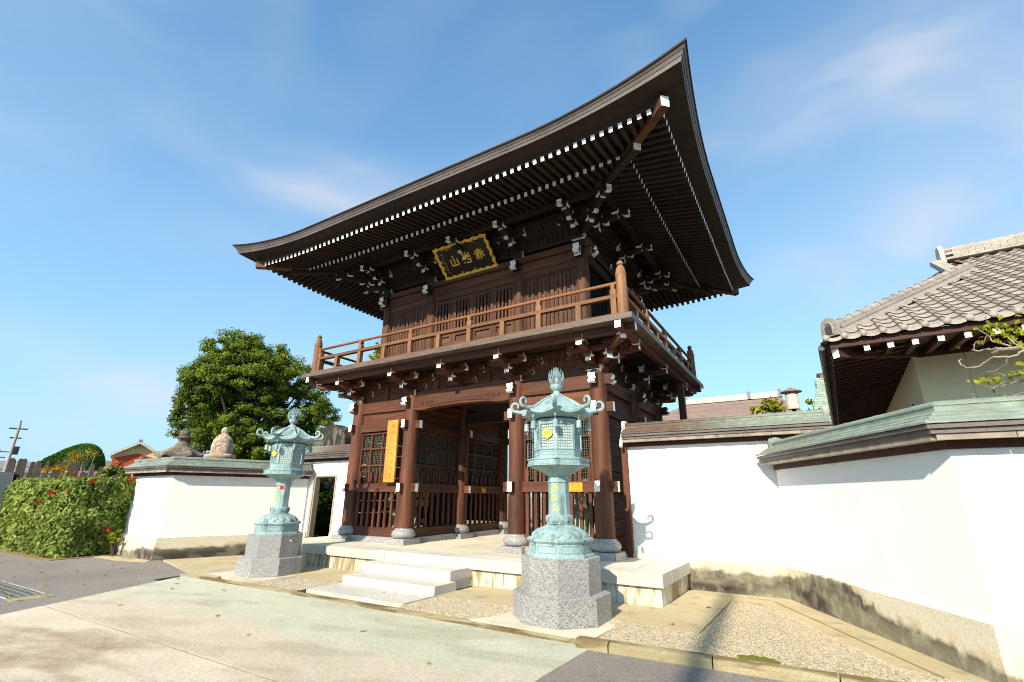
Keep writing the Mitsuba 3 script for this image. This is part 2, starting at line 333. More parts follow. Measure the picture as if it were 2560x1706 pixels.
class M:
    """Collects shapes into one mesh; every vertex carries a paint flag and a random tone."""

    def __init__(self):
        self.V, self.F, self.W, self.Rn, self.n = [], [], [], [], 0

    def add(self, V, F, w=0.0, r=None):
        V, F = np.asarray(V, float).reshape(-1, 3), np.asarray(F, int)
        if F.shape[1] == 4:
            F = np.vstack([F[:, [0, 1, 2]], F[:, [0, 2, 3]]])
        self.V.append(V)
        self.F.append(F + self.n)
        self.W.append(np.broadcast_to(np.asarray(w, float), (len(V),)))
        self.Rn.append(np.broadcast_to(np.asarray(rng.random() if r is None else r, float), (len(V),)))
        self.n += len(V)
        return self

    def hexa(self, P, white=(), r=None):
        """P: 8 corners indexed [i*4+j*2+k] for (-,+) along a, b, c; white: face names such as '+a'."""
        P = np.asarray(P, float)
        q = {'-a': (0, 1, 3, 2), '+a': (4, 6, 7, 5), '-b': (0, 4, 5, 1), '+b': (2, 3, 7, 6), '-c': (0, 2, 6, 4), '+c': (1, 5, 7, 3)}
        V, F, W = [], [], []
        for k, ix in q.items():
            F.append([len(V) + i for i in range(4)])
            V += [P[i] for i in ix]
            W += [1.0 if k in white else 0.0] * 4
        return self.add(V, F, W, r)

    def box(self, c, s, white=(), R=None, r=None):
        c, s = np.asarray(c, float), np.asarray(s, float) / 2
        R = np.eye(3) if R is None else R                # rows: the directions of a, b, c
        P = [c + i * s[0] * R[0] + j * s[1] * R[1] + k * s[2] * R[2] for i in (-1, 1) for j in (-1, 1) for k in (-1, 1)]
        return self.hexa(P, white, r)

    def beam(self, p0, p1, w, h, white=(), up=EZ, r=None):
        p0, p1 = np.asarray(p0, float), np.asarray(p1, float)
        a = unit(p1 - p0)
        b = unit(np.cross(up, a))
        return self.box((p0 + p1) / 2, (np.linalg.norm(p1 - p0), w, h), white, np.array([a, b, np.cross(a, b)]), r)

    def prism(self, pts, o, ex, ey, depth, white=None, r=None, cap_white=0.0):
        """Extrudes the 2-D outline pts, laid out along ex and ey from o, by depth along ex x ey, centred."""
        pts = np.asarray(pts, float)
        poly = Polygon(pts)
        if poly.exterior.is_ccw is False:
            pts = pts[::-1]
            poly = Polygon(pts)
            white = None if white is None else white
        o, ex, ey = (np.asarray(v, float) for v in (o, ex, ey))
        en = np.cross(ex, ey)
        tv, tf = trimesh.creation.triangulate_polygon(poly, engine='earcut')
        for s in (-1, 1):
            self.add(o + tv[:, :1] * ex + tv[:, 1:] * ey + s * depth / 2 * en, tf[:, ::s], cap_white, r)
        n = len(pts)
        V, F, W = [], [], []
        for i in range(n):
            a, b = pts[i], pts[(i + 1) % n]
            w = 0.0 if white is None else float(white((a + b) / 2))
            F.append([len(V) + k for k in range(4)])
            for q, s in ((a, -1), (b, -1), (b, 1), (a, 1)):
                V.append(o + q[0] * ex + q[1] * ey + s * depth / 2 * en)
                W.append(w)
        return self.add(V, F, W, r)

    def poly(self, g, o, ex, ey, depth, r=None, w=0.0):
        o, ex, ey = (np.asarray(v, float) for v in (o, ex, ey))
        en = np.cross(ex, ey)
        for q in getattr(g, 'geoms', [g]):
            m = trimesh.creation.extrude_polygon(q, depth, engine='earcut')
            v = np.asarray(m.vertices)
            self.add(o + v[:, :1] * ex + v[:, 1:2] * ey + v[:, 2:] * en, m.faces, w, r)
        return self

    def lathe(self, prof, c=(0, 0, 0), n=20, phase=0.0, r=None, w=0.0, flat=False):
        """prof: (radius, height) from the bottom up; flat keeps the n sides plane, with the apothem as radius."""
        prof = np.asarray(prof, float)
        k = 1 / math.cos(math.pi / n) if flat else 1.0
        a = phase + np.arange(n) * 2 * np.pi / n
        V = np.stack([prof[:, :1] * k * np.cos(a), prof[:, :1] * k * np.sin(a), np.repeat(prof[:, 1:], n, 1)], -1).reshape(-1, 3) + np.asarray(c, float)
        i, j = np.meshgrid(np.arange(len(prof) - 1), np.arange(n), indexing='ij')
        F = np.stack([i * n + j, i * n + (j + 1) % n, (i + 1) * n + (j + 1) % n, (i + 1) * n + j], -1).reshape(-1, 4)
        F = np.vstack([F[:, [0, 1, 2]], F[:, [0, 2, 3]]])
        for row, s in ((0, -1), (len(prof) - 1, 1)):
            if prof[row, 0] > 1e-6:
                ring = row * n + np.arange(n)
                fan = np.stack([np.full(n - 2, ring[0]), ring[1:-1], ring[2:]], 1)
                F = np.vstack([F, fan if s > 0 else fan[:, ::-1]])
        return self.add(V, F, w, r)

    def cyl(self, p0, p1, r0, r1=None, n=14, r=None, w=0.0, cap_white=0.0):
        p0, p1 = np.asarray(p0, float), np.asarray(p1, float)
        return self.tube([p0, p1], [r0, r0 if r1 is None else r1], n, r, w)

    def tube(self, pts, rad, n=8, r=None, w=0.0):
        p = np.asarray(pts, float)
        rad = np.broadcast_to(np.asarray(rad, float), (len(p),))
        t = np.gradient(p, axis=0)
        t /= np.linalg.norm(t, axis=1, keepdims=True) + 1e-12
        ref = np.cross(t[0], EZ if abs(t[0][2]) < 0.9 else EX)
        A = []
        for d in t:
            ref = ref - d * (ref @ d)
            ref /= np.linalg.norm(ref) + 1e-12
            A.append(ref)
        A = np.array(A)
        B = np.cross(t, A)
        ang = np.arange(n) * 2 * np.pi / n
        V = (p[:, None] + rad[:, None, None] * (np.cos(ang)[None, :, None] * A[:, None] + np.sin(ang)[None, :, None] * B[:, None])).reshape(-1, 3)
        i, j = np.meshgrid(np.arange(len(p) - 1), np.arange(n), indexing='ij')
        F = np.stack([i * n + j, i * n + (j + 1) % n, (i + 1) * n + (j + 1) % n, (i + 1) * n + j], -1).reshape(-1, 4)
        F = np.vstack([F[:, [0, 1, 2]], F[:, [0, 2, 3]]])
        for row, s in ((0, -1), (len(p) - 1, 1)):
            ring = row * n + np.arange(n)
            fan = np.stack([np.full(n - 2, ring[0]), ring[1:-1], ring[2:]], 1)
            F = np.vstack([F, fan if s > 0 else fan[:, ::-1]])
        return self.add(V, F, w, r)

    def loft(self, rings, closed=False, r=None, w=0.0):
        """Quads between successive polylines of equal length."""
        R = np.asarray(rings, float)
        k, n = R.shape[:2]
        m = n if closed else n - 1
        i, j = np.meshgrid(np.arange(k - 1), np.arange(m), indexing='ij')
        F = np.stack([i * n + j, i * n + (j + 1) % n, (i + 1) * n + (j + 1) % n, (i + 1) * n + j], -1).reshape(-1, 4)
        return self.add(R.reshape(-1, 3), F, w, r)

    def mesh(self):
        return np.vstack(self.V), np.vstack(self.F), np.concatenate(self.W), np.concatenate(self.Rn)

    def shape(self, bsdf, smooth=False):
        V, F, W, Rn = self.mesh()
        uv = np.stack([W, Rn], 1)
        if smooth is False:
            return {**mikit.ply((V, F), bsdf, False, uv=uv)}
        tm = trimesh.Trimesh(V, F, process=False)          # smooth except across edges sharper than the angle, keeping uv
        corner = F.reshape(-1)
        fn = np.cross(V[F[:, 1]] - V[F[:, 0]], V[F[:, 2]] - V[F[:, 0]])
        key = np.round(V * 2e4).astype(np.int64)
        _, vid = np.unique(key, axis=0, return_inverse=True)
        vid = vid.reshape(-1)
        fu = fn / (np.linalg.norm(fn, axis=1, keepdims=True) + 1e-20)
        cv, cf = vid[corner], np.repeat(np.arange(len(F)), 3)
        order = np.argsort(cv, kind='stable')
        cos = math.cos(math.radians(smooth))
        N = np.zeros((len(corner), 3))
        starts = np.flatnonzero(np.r_[True, np.diff(cv[order]) > 0, True])
        for s, e in zip(starts[:-1], starts[1:]):
            ix = order[s:e]
            f = cf[ix]
            ok = fu[f] @ fu[f].T > cos
            N[ix] = ok @ fn[f]
        N /= np.linalg.norm(N, axis=1, keepdims=True) + 1e-20
        path = meshkit.write_ply((V[corner], np.arange(len(corner)).reshape(-1, 3)), False, uv[corner], None, normals=N)
        return {'type': 'ply', 'filename': path, 'face_normals': False, 'bsdf': {'type': 'ref', 'id': bsdf}}

    def build(self, key, bsdf, smooth=False, **more):
        k = free(key)
        scene[k] = {**self.shape(bsdf, smooth), **more}
        return k


_used = {}


def free(key):
    """The key itself, or with the next three-digit number where it is taken."""
    n = _used.get(key, -1) + 1
    _used[key] = n
    return key if n == 0 else f'{key}_{n:03d}'


def thing(key, label, category, group=None):
    k = free(key)
    labels[k] = {'label': label, 'category': category, **({'group': group} if group else {})}
    return k


def structure(key, label=None):
    labels[key] = {'kind': 'structure', **({'label': label} if label else {})}


def stuff(key, label=None, category=None):
    labels[key] = {'kind': 'stuff', **({'label': label} if label else {}), **({'category': category} if category else {})}


def sweep(path, prof, side=1.0, caps=True, r=None, m=None):
    """Sweeps a closed outline of (offset, height) along a plan polyline with mitred corners; offset is to the left of the path times side."""
    P = np.asarray(path, float)
    d = np.diff(P, axis=0)
    d /= np.linalg.norm(d, axis=1, keepdims=True)
    nrm = np.stack([-d[:, 1], d[:, 0]], 1) * side
    mit = []
    for i in range(len(P)):
        if i == 0:
            mit.append(nrm[0])
        elif i == len(P) - 1:
            mit.append(nrm[-1])
        else:
            b = unit(nrm[i - 1] + nrm[i])
            mit.append(b / (b @ nrm[i]))
    mit = np.array(mit)
    prof = np.asarray(prof, float)
    rings = [np.array([[P[i][0] + mit[i][0] * o, P[i][1] + mit[i][1] * o, z] for o, z in prof]) for i in range(len(P))]
    m = m or M()
    for a, b in zip(rings[:-1], rings[1:]):
        k = len(prof)
        for j in range(k):
            m.add([a[j], a[(j + 1) % k], b[(j + 1) % k], b[j]], [[0, 1, 2, 3]], 0.0, 0.5 if r is None else r)
    if caps:
        tv, tf = trimesh.creation.triangulate_polygon(Polygon(prof), engine='earcut')
        for i in (0, -1):
            V = np.array([[P[i][0] + mit[i][0] * o, P[i][1] + mit[i][1] * o, z] for o, z in tv])
            m.add(V, tf, 0.0, 0.5 if r is None else r)
    return m


KANJI = {
    'aka': [[(22, 82), (78, 82)], [(50, 96), (50, 62)], [(8, 62), (92, 62)], [(41, 62), (38, 35), (22, 8)], [(60, 62), (60, 12), (50, 12)], [(25, 45), (11, 20)], [(76, 46), (90, 22)]],
    'iwa': [[(50, 98), (50, 68)], [(20, 88), (22, 68), (78, 68), (80, 88)], [(12, 55), (88, 55)], [(44, 55), (32, 32), (10, 10)], [(38, 34), (40, 5), (80, 5), (82, 34), (38, 34)]],
    'yama': [[(50, 95), (50, 10)], [(14, 65), (15, 10), (85, 10), (86, 65)]],
    'hikari': [[(50, 96), (50, 55)], [(24, 86), (35, 65)], [(77, 86), (63, 65)], [(8, 54), (92, 54)], [(38, 54), (34, 28), (10, 6)], [(61, 54), (61, 14), (70, 8), (88, 10), (91, 26)]],
    'on': [[(22, 93), (22, 43), (78, 43), (78, 93), (22, 93)], [(32, 73), (68, 73)], [(50, 86), (48, 66), (33, 51)], [(50, 68), (67, 51)], [(14, 28), (7, 8)], [(33, 32), (36, 8), (62, 6), (67, 17)], [(48, 32), (55, 20)], [(76, 30), (88, 14)]],
    'tera': [[(28, 86), (72, 86)], [(50, 98), (50, 68)], [(14, 68), (86, 68)], [(6, 47), (94, 47)], [(66, 60), (66, 8), (53, 13)], [(30, 36), (41, 22)]],
    'seki': [[(10, 94), (10, 4)], [(10, 94), (42, 94), (42, 64), (10, 64)], [(10, 79), (42, 79)], [(58, 94), (90, 94), (90, 4)], [(58, 94), (58, 64), (90, 64)], [(58, 79), (90, 79)], [(32, 50), (68, 50)], [(27, 36), (73, 36)], [(50, 50), (47, 30), (30, 13)], [(52, 34), (70, 13)]],
    'higashi': [[(10, 84), (90, 84)], [(22, 71), (22, 38), (78, 38), (78, 71), (22, 71)], [(22, 54), (78, 54)], [(50, 98), (50, 4)], [(46, 36), (10, 8)], [(54, 36), (90, 8)]],
    'hachi': [[(42, 75), (34, 40), (8, 10)], [(56, 82), (64, 45), (92, 10)]],
    'ju': [[(8, 54), (92, 54)], [(50, 96), (50, 4)]],
    'ka': [[(24, 60), (78, 60), (72, 12), (60, 15)], [(50, 80), (46, 40), (26, 10)]],
    'tokoro': [[(8, 90), (48, 90)], [(16, 74), (46, 74), (46, 52), (16, 52)], [(16, 74), (16, 40), (5, 8)], [(92, 94), (60, 84), (60, 45), (50, 6)], [(60, 60), (96, 60)], [(79, 60), (79, 4)]],
    'rei': [[(25, 95), (75, 95)], [(9, 70), (10, 83), (90, 83), (91, 70)], [(50, 95), (50, 60)], [(24, 73), (40, 71)], [(60, 73), (76, 71)], [(18, 51), (82, 51)], [(40, 51), (40, 9)], [(60, 51), (60, 9)], [(24, 38), (31, 18)], [(76, 38), (69, 18)], [(6, 8), (94, 8)]],
}


def kanji(name, size, stroke):
    """The character as a shapely outline centred on the origin, brush-like: thick where a stroke starts."""
    s = size / 100.0
    out = []
    for st in KANJI[name]:
        p = (np.array(st, float) - 50) * s
        out.append(LineString(p).buffer(stroke / 2, quad_segs=2))
        out.append(Point(p[0]).buffer(stroke * 0.72, quad_segs=2))
    return unary_union(out).simplify(stroke * 0.08)

# ================================================================== GATE
XC, YC = -6.82, 11.03
PT = 0.46                                                     # platform top
COLX, COLY = (-3.43, -1.54, 1.54, 3.43), (-2.13, 0.0, 2.13)      # lower columns, from the gate's centre
UPX, UPY = (-3.07, -1.40, 1.40, 3.07), (-1.79, 0.0, 1.79)
HW, HD = 3.07, 1.79
gate = thing('temple_gate', 'two storey dark timber temple gate with sweeping upturned roof and railed balcony', 'gate')


def G(x, y, z):
    return np.array([XC + x, YC + y, z], float)


def part(name, m, bsdf, smooth=False, owner=None):
    return m.build(f'{owner or gate}__{name}', bsdf, smooth)


# ---- lower columns on stone bases
def column_base(x, y):
    m = M()
    m.lathe([(0.17, .575), (0.245, .60), (0.275, .645), (0.275, .70), (0.235, .755), (0.205, .775), (0.198, .80)], G(x, y, 0), 24)
    part('column_base', m, 'granite', 40)
    m = M()
    a, b = 0.285, 0.265
    m.hexa([G(x + i * (a if k < 0 else b), y + j * (a if k < 0 else b), PT if k < 0 else .58) for i in (-1, 1) for j in (-1, 1) for k in (-1, 1)])
    part('plinth_stone', m, 'granite')


def nose(m, c, d, w=.11, h=.19, l=.13):
    """A squared beam end with a white painted face, from c along d."""
    d = np.asarray(d, float)
    m.beam(np.asarray(c) - d * .1, np.asarray(c) + d * l, w, h, ('+a',))


for x in COLX:
    for y in COLY:
        column_base(x, y)
        m = M()
        m.cyl(G(x, y, .79), G(x, y, 4.02), .183, .176, 22)
        part('column', m, 'wood_red_z', 40)
        sx = 1 if x in (-1.54, 3.43) else -1
        for z in (1.71, 3.21):
            if y < 0:
                m = M()
                nose(m, G(x, y - .18, z), (0, -1, 0))
                part('beam_end', m, 'wood_red_y')
            m = M()
            nose(m, G(x + sx * .18, y, z - (0 if y < 0 else .01)), (sx, 0, 0))
            part('beam_end', m, 'wood_red_x')


# ---- a railing panel of the ground floor: kerb stone, bottom rail, slats, rail, pickets and lattice window
def slat_panel(p0, p1, nslat, ncol, window=True, dense=False):
    p0, p1 = np.asarray(p0, float), np.asarray(p1, float)
    d = unit(p1 - p0)
    L = np.linalg.norm(p1 - p0)
    hz = 'x' if abs(d[0]) > .5 else 'y'
    R = np.array([d, np.cross(EZ, d), EZ])
    mid = (p0 + p1) / 2

    def at(s, z, o=0.0):
        return np.array([*(p0 + d * s + R[1] * o)[:2], z])
    part('sill_stone', M().box([mid[0], mid[1], .525], (L + .1, .26, .13), R=R), 'granite')
    part('bottom_rail', M().box([mid[0], mid[1], .692], (L + .1, .13, .20), R=R), 'wood_red_' + hz)
    part('waist_rail', M().box([mid[0], mid[1], 1.712], (L + .1, .135, .205), R=R), 'wood_red_' + hz)
    for k in range(nslat):
        s = L * (k + .5) / nslat
        part('slat', M().box(at(s, 1.20), (.068, .05, .824), R=R), 'wood_red_z')
    if not window:
        return
    # carved pickets along the waist rail
    for k in range(ncol * 2):
        s = L * (k + .5) / (ncol * 2)
        pts = [(-.028, 0), (.028, 0), (.028, .12), (.046, .135), (.030, .165), (.046, .205), (.022, .235), (.030, .265), (0, .305), (-.030, .265), (-.022, .235), (-.046, .205), (-.030, .165), (-.046, .135), (-.028, .12)]
        part('picket', M().prism(pts, at(s, 1.815), d, EZ, .05), 'wood_red_z')
    z0, z1, o = 1.82, 3.09, 0.02
    fr = M()
    for s in (.03, L - .03):
        fr.box(at(s, (z0 + z1) / 2, o), (.06, .07, z1 - z0), R=R)
    for z in (z1 - .025,):
        fr.box(at(L / 2, z, o), (L - .12, .068, .05), R=R)
    part('window_frame', fr, 'wood_red_z')
    for k in range(1, ncol):
        part('window_bar', M().box(at(L * k / ncol, (z0 + z1) / 2 - .025, o), (.045, .062, z1 - z0 - .052), R=R), 'wood_red_z')
    for k in range(1, 3):
        part('window_bar', M().box(at(L / 2, z0 + (z1 - z0) * (k / 3 + .01), o), (L - .124, .058, .04), R=R), 'wood_red_' + hz)
    la = M()
    n = int(L / .05)
    for k in range(1, n):
        la.box(at(L * k / n, (z0 + z1) / 2, o + .02), (.009, .012, z1 - z0 - .06), R=R)
    n = int((z1 - z0) / .05)
    for k in range(1, n):
        la.box(at(L / 2, z0 + (z1 - z0) * k / n, o + .031), (L - .1, .009, .009), R=R)
    k = part('window_lattice', la, 'lattice_bar')
    labels[k] = {'kind': 'stuff'}


def upper_beams(p0, p1, hz):
    p0, p1 = np.asarray(p0, float), np.asarray(p1, float)
    d = unit(p1 - p0)
    L = np.linalg.norm(p1 - p0)
    R = np.array([d, np.cross(EZ, d), EZ])
    mid = (p0 + p1) / 2
    for name, z, s in (('lintel', 3.21, (L + .1, .14, .20)), ('panel_board', 3.455, (L + .1, .05, .288)), ('head_beam', 3.74, (L + .1, .17, .28))):
        part(name, M().box([mid[0], mid[1], z], s, R=R), 'wood_red_' + hz)


yF, yM, yB = COLY
for a, b in ((-3.43, -1.54), (1.54, 3.43)):
    slat_panel(G(a + .16, yF, 0), G(b - .16, yF, 0), 8, 4)
    upper_beams(G(a + .16, yF, 0), G(b - .16, yF, 0), 'x')
for x in (-1.54, 1.54):
    for a, b in ((yF, yM), (yM, yB)):
        slat_panel(G(x, a + .16, 0), G(x, b - .16, 0), 8, 4)
        upper_beams(G(x, a + .16, 0), G(x, b - .16, 0), 'y')
# outer side walls, niche backs: boards
for sx in (-1, 1):
    for a, b in ((yF, yM), (yM, yB)):
        x = sx * 3.43
        part('bottom_rail', M().box(G(x, (a + b) / 2, .66), (.13, b - a - .3, .26)), 'wood_red_y')
        part('waist_rail', M().box(G(x, (a + b) / 2, 1.71), (.135, b - a - .3, .20)), 'wood_red_y')
        for k in range(10):
            z0, z1 = .79 + k * .305, .79 + (k + 1) * .305
            part('wall_board', M().box(G(x - sx * .012 * (k % 2), (a + b) / 2, (z0 + z1) / 2), (.04, b - a - .3, z1 - z0 - .012)), 'wood_red_y')
        part('lintel', M().box(G(x, (a + b) / 2, 3.21), (.13, b - a - .3, .2)), 'wood_red_y')
        part('head_beam', M().box(G(x, (a + b) / 2, 3.75), (.16, b - a - .3, .28)), 'wood_red_y')
    x0, x1 = sorted((sx * 1.54, sx * 3.43))
    part('niche_wall', M().box(G((x0 + x1) / 2, yM + .03, 2.3), (x1 - x0 - .3, .05, 3.0)), 'wood_dark_x')  # darker wood here paints in the shade of the niche
    part('niche_wall', M().box(G((x0 + x1) / 2, yB, 2.3), (x1 - x0 - .3, .05, 3.0)), 'wood_red_x')
    part('niche_floor', M().box(G((x0 + x1) / 2, yF + 1.06, .60), (x1 - x0 - .3, 1.98, .08)), 'wood_red_x')
part('ceiling', M().box(G(0, 0, 3.97), (6.6, 4.1, .05)), 'wood_dark_x')  # ceiling wood darkened to imitate the dim passage
# small white votive paper in the dark passage, on the middle beam
for y in (yM,):
    part('passage_beam', M().box(G(0, y, 3.62), (2.78, .18, .30)), 'wood_dark_x')  # shade put into the beam by using the darker wood
# ---- rainbow beam over the opening, with carved spirals
pts = [(-1.39, .0), (-1.25, -.02), (-1.05, -.015), (-.8, .02), (0, .045), (.8, .02), (1.05, -.015), (1.25, -.02), (1.39, 0), (1.39, .30), (.7, .325), (0, .335), (-.7, .325), (-1.39, .30)]
part('rainbow_beam', M().prism(pts, G(0, yF, 3.56), EX, EZ, .22), 'wood_red_x', 35)
m = M()
for s in (-1, 1):
    for rr, x0, tt in ((.075, .98, 2.1), (.045, .83, 1.6), (.05, 1.12, 1.5)):
        t = np.linspace(0.3, tt * 2 * np.pi / 1.2, 26)
        q = rr * t / t[-1]
        P = np.stack([XC + s * (x0 + q * np.cos(t)), np.full(26, YC + yF - .115), 3.70 + q * np.sin(t)], 1)
        m.tube(P, np.linspace(.006, .014, 26), 5)
    for k, (za, zb) in enumerate(((3.635, 3.66), (3.615, 3.64))):
        m.tube([G(s * .88, yF - .113, za), G(s * .45, yF - .114, zb), G(0, yF - .114, zb + .012)], (.014, .009, .006), 5)
part('beam_carving', m, 'wood_red_x', 40)
part('head_beam', M().box(G(0, yF, 3.945), (2.8, .19, .12)), 'wood_red_x')
part('head_beam', M().box(G(0, yB, 3.75), (2.8, .19, .30)), 'wood_red_x')
# struts between the brackets above the head beams
for x in (-2.48, -.77, .77, 2.48):
    part('strut', M().box(G(x, yF, 4.05), (.14, .10, .36)), 'wood_red_z')


# ---- bracket sets
def arm_profile(L, h):
    """A boat-shaped bracket arm seen from the side, its lower corners rounded off."""
    c = min(.2, L * .32)
    return [(-L / 2, h), (-L / 2, h * .42), (-L / 2 + c * .25, h * .16), (-L / 2 + c * .6, h * .04), (-L / 2 + c, 0), (L / 2 - c, 0), (L / 2 - c * .6, h * .04), (L / 2 - c * .25, h * .16), (L / 2, h * .42), (L / 2, h)]


def block(owner, c, s, R, h=.10, white=('-a', '+a'), bsdf='wood_red_x'):
    """A bearing block: square above, tapering below; white on the faces named."""
    m = M()
    c = np.asarray(c, float)

    def ring(a, z):
        return [c + i * a / 2 * R[0] + j * a / 2 * R[1] + EZ * z for i in (-1, 1) for j in (-1, 1)]
    lo, hi = ring(s * .66, 0), ring(s, h * .42)
    m.hexa([lo[0], hi[0], lo[1], hi[1], lo[2], hi[2], lo[3], hi[3]], white)
    e = max(.022, s * .17)                                      # the lip in front of the beam is painted, the seat behind it is not
    for b0, b1, wf in ((-s / 2, s / 2 - e, ()), (s / 2 - e, s / 2, white)):
        P = [c + i * s / 2 * R[0] + q * R[1] + EZ * z for i in (-1, 1) for q in (b0, b1) for z in (h * .42, h)]
        m.hexa(P, wf)
    m.build(owner + '__bearing_block', bsdf)


def cross_arm(owner, c, L, h, w, R, bsdf):
    M().prism(arm_profile(L, h), c, R[0], EZ, w, white=lambda q: abs(q[0]) > L / 2 - 1e-4 or (abs(q[0]) > L / 2 - .03 and q[1] < h * .3)).build(owner + '__cross_arm', bsdf)


def out_arm(owner, c, L, h, w, R, bsdf, wr=1.0):
    """An arm that projects from the wall at c along R[1]; its end is white, its underside swept up."""
    pts = [(-.15, -.01), (L - .30, -.01), (L - .17, .0), (L - .08, h * .06), (L - .02, h * .14), (L, h * .2), (L, h), (-.15, h)]
    M().prism(pts, c, R[1], EZ, w, white=lambda q: q[0] > L - .002).build(owner + '__bracket_arm', bsdf)


def carved_nose(owner, c, R, w, bsdf, k=1.0):
    """The wavy beam nose under a bracket, its outer edge painted white."""
    pts = [(-.15, .20), (-.15, 0), (.10, 0), (.17, -.012), (.225, .012), (.255, .055), (.21, .07), (.185, .095), (.215, .125), (.225, .165), (.20, .20)]
    pts = [(a * k, b * k) for a, b in pts]
    M().prism(pts, c, R[1], EZ, w, white=lambda q: q[0] > .165 * k).build(owner + '__carved_nose', bsdf, 30)


def frame(out):
    o = unit(np.array([out[0], out[1], 0.0]))
    return np.array([np.cross(o, EZ), o, EZ])             # a: along the wall, b: outwards


def lower_set(x, y, out, diag=False, on_column=True, back=False):
    own = free(f'{gate}__bracket_set')
    R = frame(out)
    k = 1.35 if diag else 1.0
    b = 'wood_red_y' if abs(out[1]) > abs(out[0]) else 'wood_red_x'
    bx = 'wood_red_x' if abs(out[1]) > abs(out[0]) else 'wood_red_y'
    c = G(x, y, 0)
    o = R[1]
    if on_column and not diag:
        block(own, c + EZ * 3.90, .36, R, .16, bsdf=bx)
        carved_nose(own, c + o * .12 + EZ * 3.665, R, .15, b)
    out_arm(own, c + EZ * 4.05, .47 * k, .10, .12, R, b)
    block(own, c + o * .43 * k + EZ * 4.15, .175, R, .10, bsdf=bx)
    out_arm(own, c + EZ * 4.255, .90 * k, .11, .125, R, b)
    block(own, c + o * .86 * k + EZ * 4.365, .185, R, .10, bsdf=bx)
    if diag:
        return
    for zz, L, d in ((4.05, .90, 0), (4.255, 1.34, 0), (4.255, .92, .43)):
        cross_arm(own, c + o * d + EZ * zz, L, .10, .10, R, bx)
        for s in (-1, 1):
            block(own, c + o * d + R[0] * s * (L / 2 - .085) + EZ * (zz + .10), .15, R, .085, bsdf=bx)


for x in (-3.43, -1.54, 0.0, 1.54, 3.43):
    lower_set(x, yF, (0, -1, 0), on_column=abs(x) > .1)
for y in (yF, yM, yB):
    for sx in (-1, 1):
        lower_set(sx * 3.43, y, (sx, 0, 0))
for sx in (-1, 1):
    for sy in (-1, 1):
        lower_set(sx * 3.43, sy * 2.13, (sx, sy, 0), diag=True)
for x in (-3.43, -1.54, 1.54, 3.43):
    lower_set(x, yB, (0, 1, 0))

# ---- balcony
BW, BD, BZ = 4.57, 3.312, 4.635


def rect_ring(w, d, z):
    return [G(-w, -d, z), G(w, -d, z), G(w, d, z), G(-w, d, z)]


for i in range(4):                                            # edge boards, each side a piece
    P, Q = rect_ring(BW, BD, 0), rect_ring(BW - .34, BD - .34, 0)
    a, b, c, d = P[i], P[(i + 1) % 4], Q[(i + 1) % 4], Q[i]
    m = M()
    m.hexa([[*v[:2], z] for v in (a, d, b, c) for z in (BZ - .105, BZ)])
    part('balcony_edge', m, 'metal_edge')
for sgn, n in ((-1, 0), (1, 2)):
    part('balcony_beam', M().box(G(0, sgn * 3.0, 4.4575), (2 * BW - .06, .12, .145), ('-a', '+a')), 'wood_red_x')
    part('balcony_beam', M().box(G(sgn * 4.30, 0, 4.452), (.118, 2 * BD - .02, .135), ('-b', '+b')), 'wood_red_y')
w = .19
n = int(2 * (BW - .36) / w)
for k in range(n):                                            # floor boards run outwards; front boards are seen from below
    x = -BW + .36 + (k + .5) * 2 * (BW - .36) / n
    for sgn in (-1, 1):
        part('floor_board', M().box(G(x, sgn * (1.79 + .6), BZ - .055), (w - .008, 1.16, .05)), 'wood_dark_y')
for k in range(int(3.5 / w)):
    y = -1.79 + (k + .5) * w
    for sgn in (-1, 1):
        part('floor_board', M().box(G(sgn * 3.63, y, BZ - .055), (1.18, w - .008, .05)), 'wood_dark_x')
part('floor_core', M().box(G(0, 0, BZ - .13), (6.7, 4.2, .06)), 'wood_dark_x')
for x in (-3.0, 3.0):                                         # deeper wall zone behind the brackets
    pass
for z0, z1 in ((3.875, 4.10), (4.105, 4.31), (4.315, 4.53)):
    part('bracket_wall', M().box(G(0, yF + .02, (z0 + z1) / 2), (6.9, .06, z1 - z0)), 'wood_red_x')
    part('bracket_wall', M().box(G(0, yB - .02, (z0 + z1) / 2), (6.9, .06, z1 - z0)), 'wood_red_x')
for s in (-1, 1):
    part('bracket_wall', M().box(G(s * 3.43, 0, 4.20), (.058, 4.2, .65)), 'wood_dark_y')  # side boards take darker wood as painted shade below the balcony

# railing
RX, RY = 4.35, 3.07


def newel(x, y):
    k = f'{gate}__newel_post'
    m = M().lathe([(.098, BZ), (.098, 5.47)], G(x, y, 0), 20)
    k = m.build(k, 'wood_post', 40)
    m = M().lathe([(.104, 5.47), (.106, 5.50), (.092, 5.512), (.098, 5.525), (.098, 5.55), (.083, 5.565), (.088, 5.58), (.080, 5.63), (.052, 5.668), (.040, 5.69), (.058, 5.70), (.064, 5.725), (.058, 5.755), (.03, 5.778), (.008, 5.80)], G(x, y, 0), 20)
    m.build(k + '__finial', 'wood_post', 50)


for x in (-RX, RX):
    for y in (-RY, RY):
        newel(x, y)


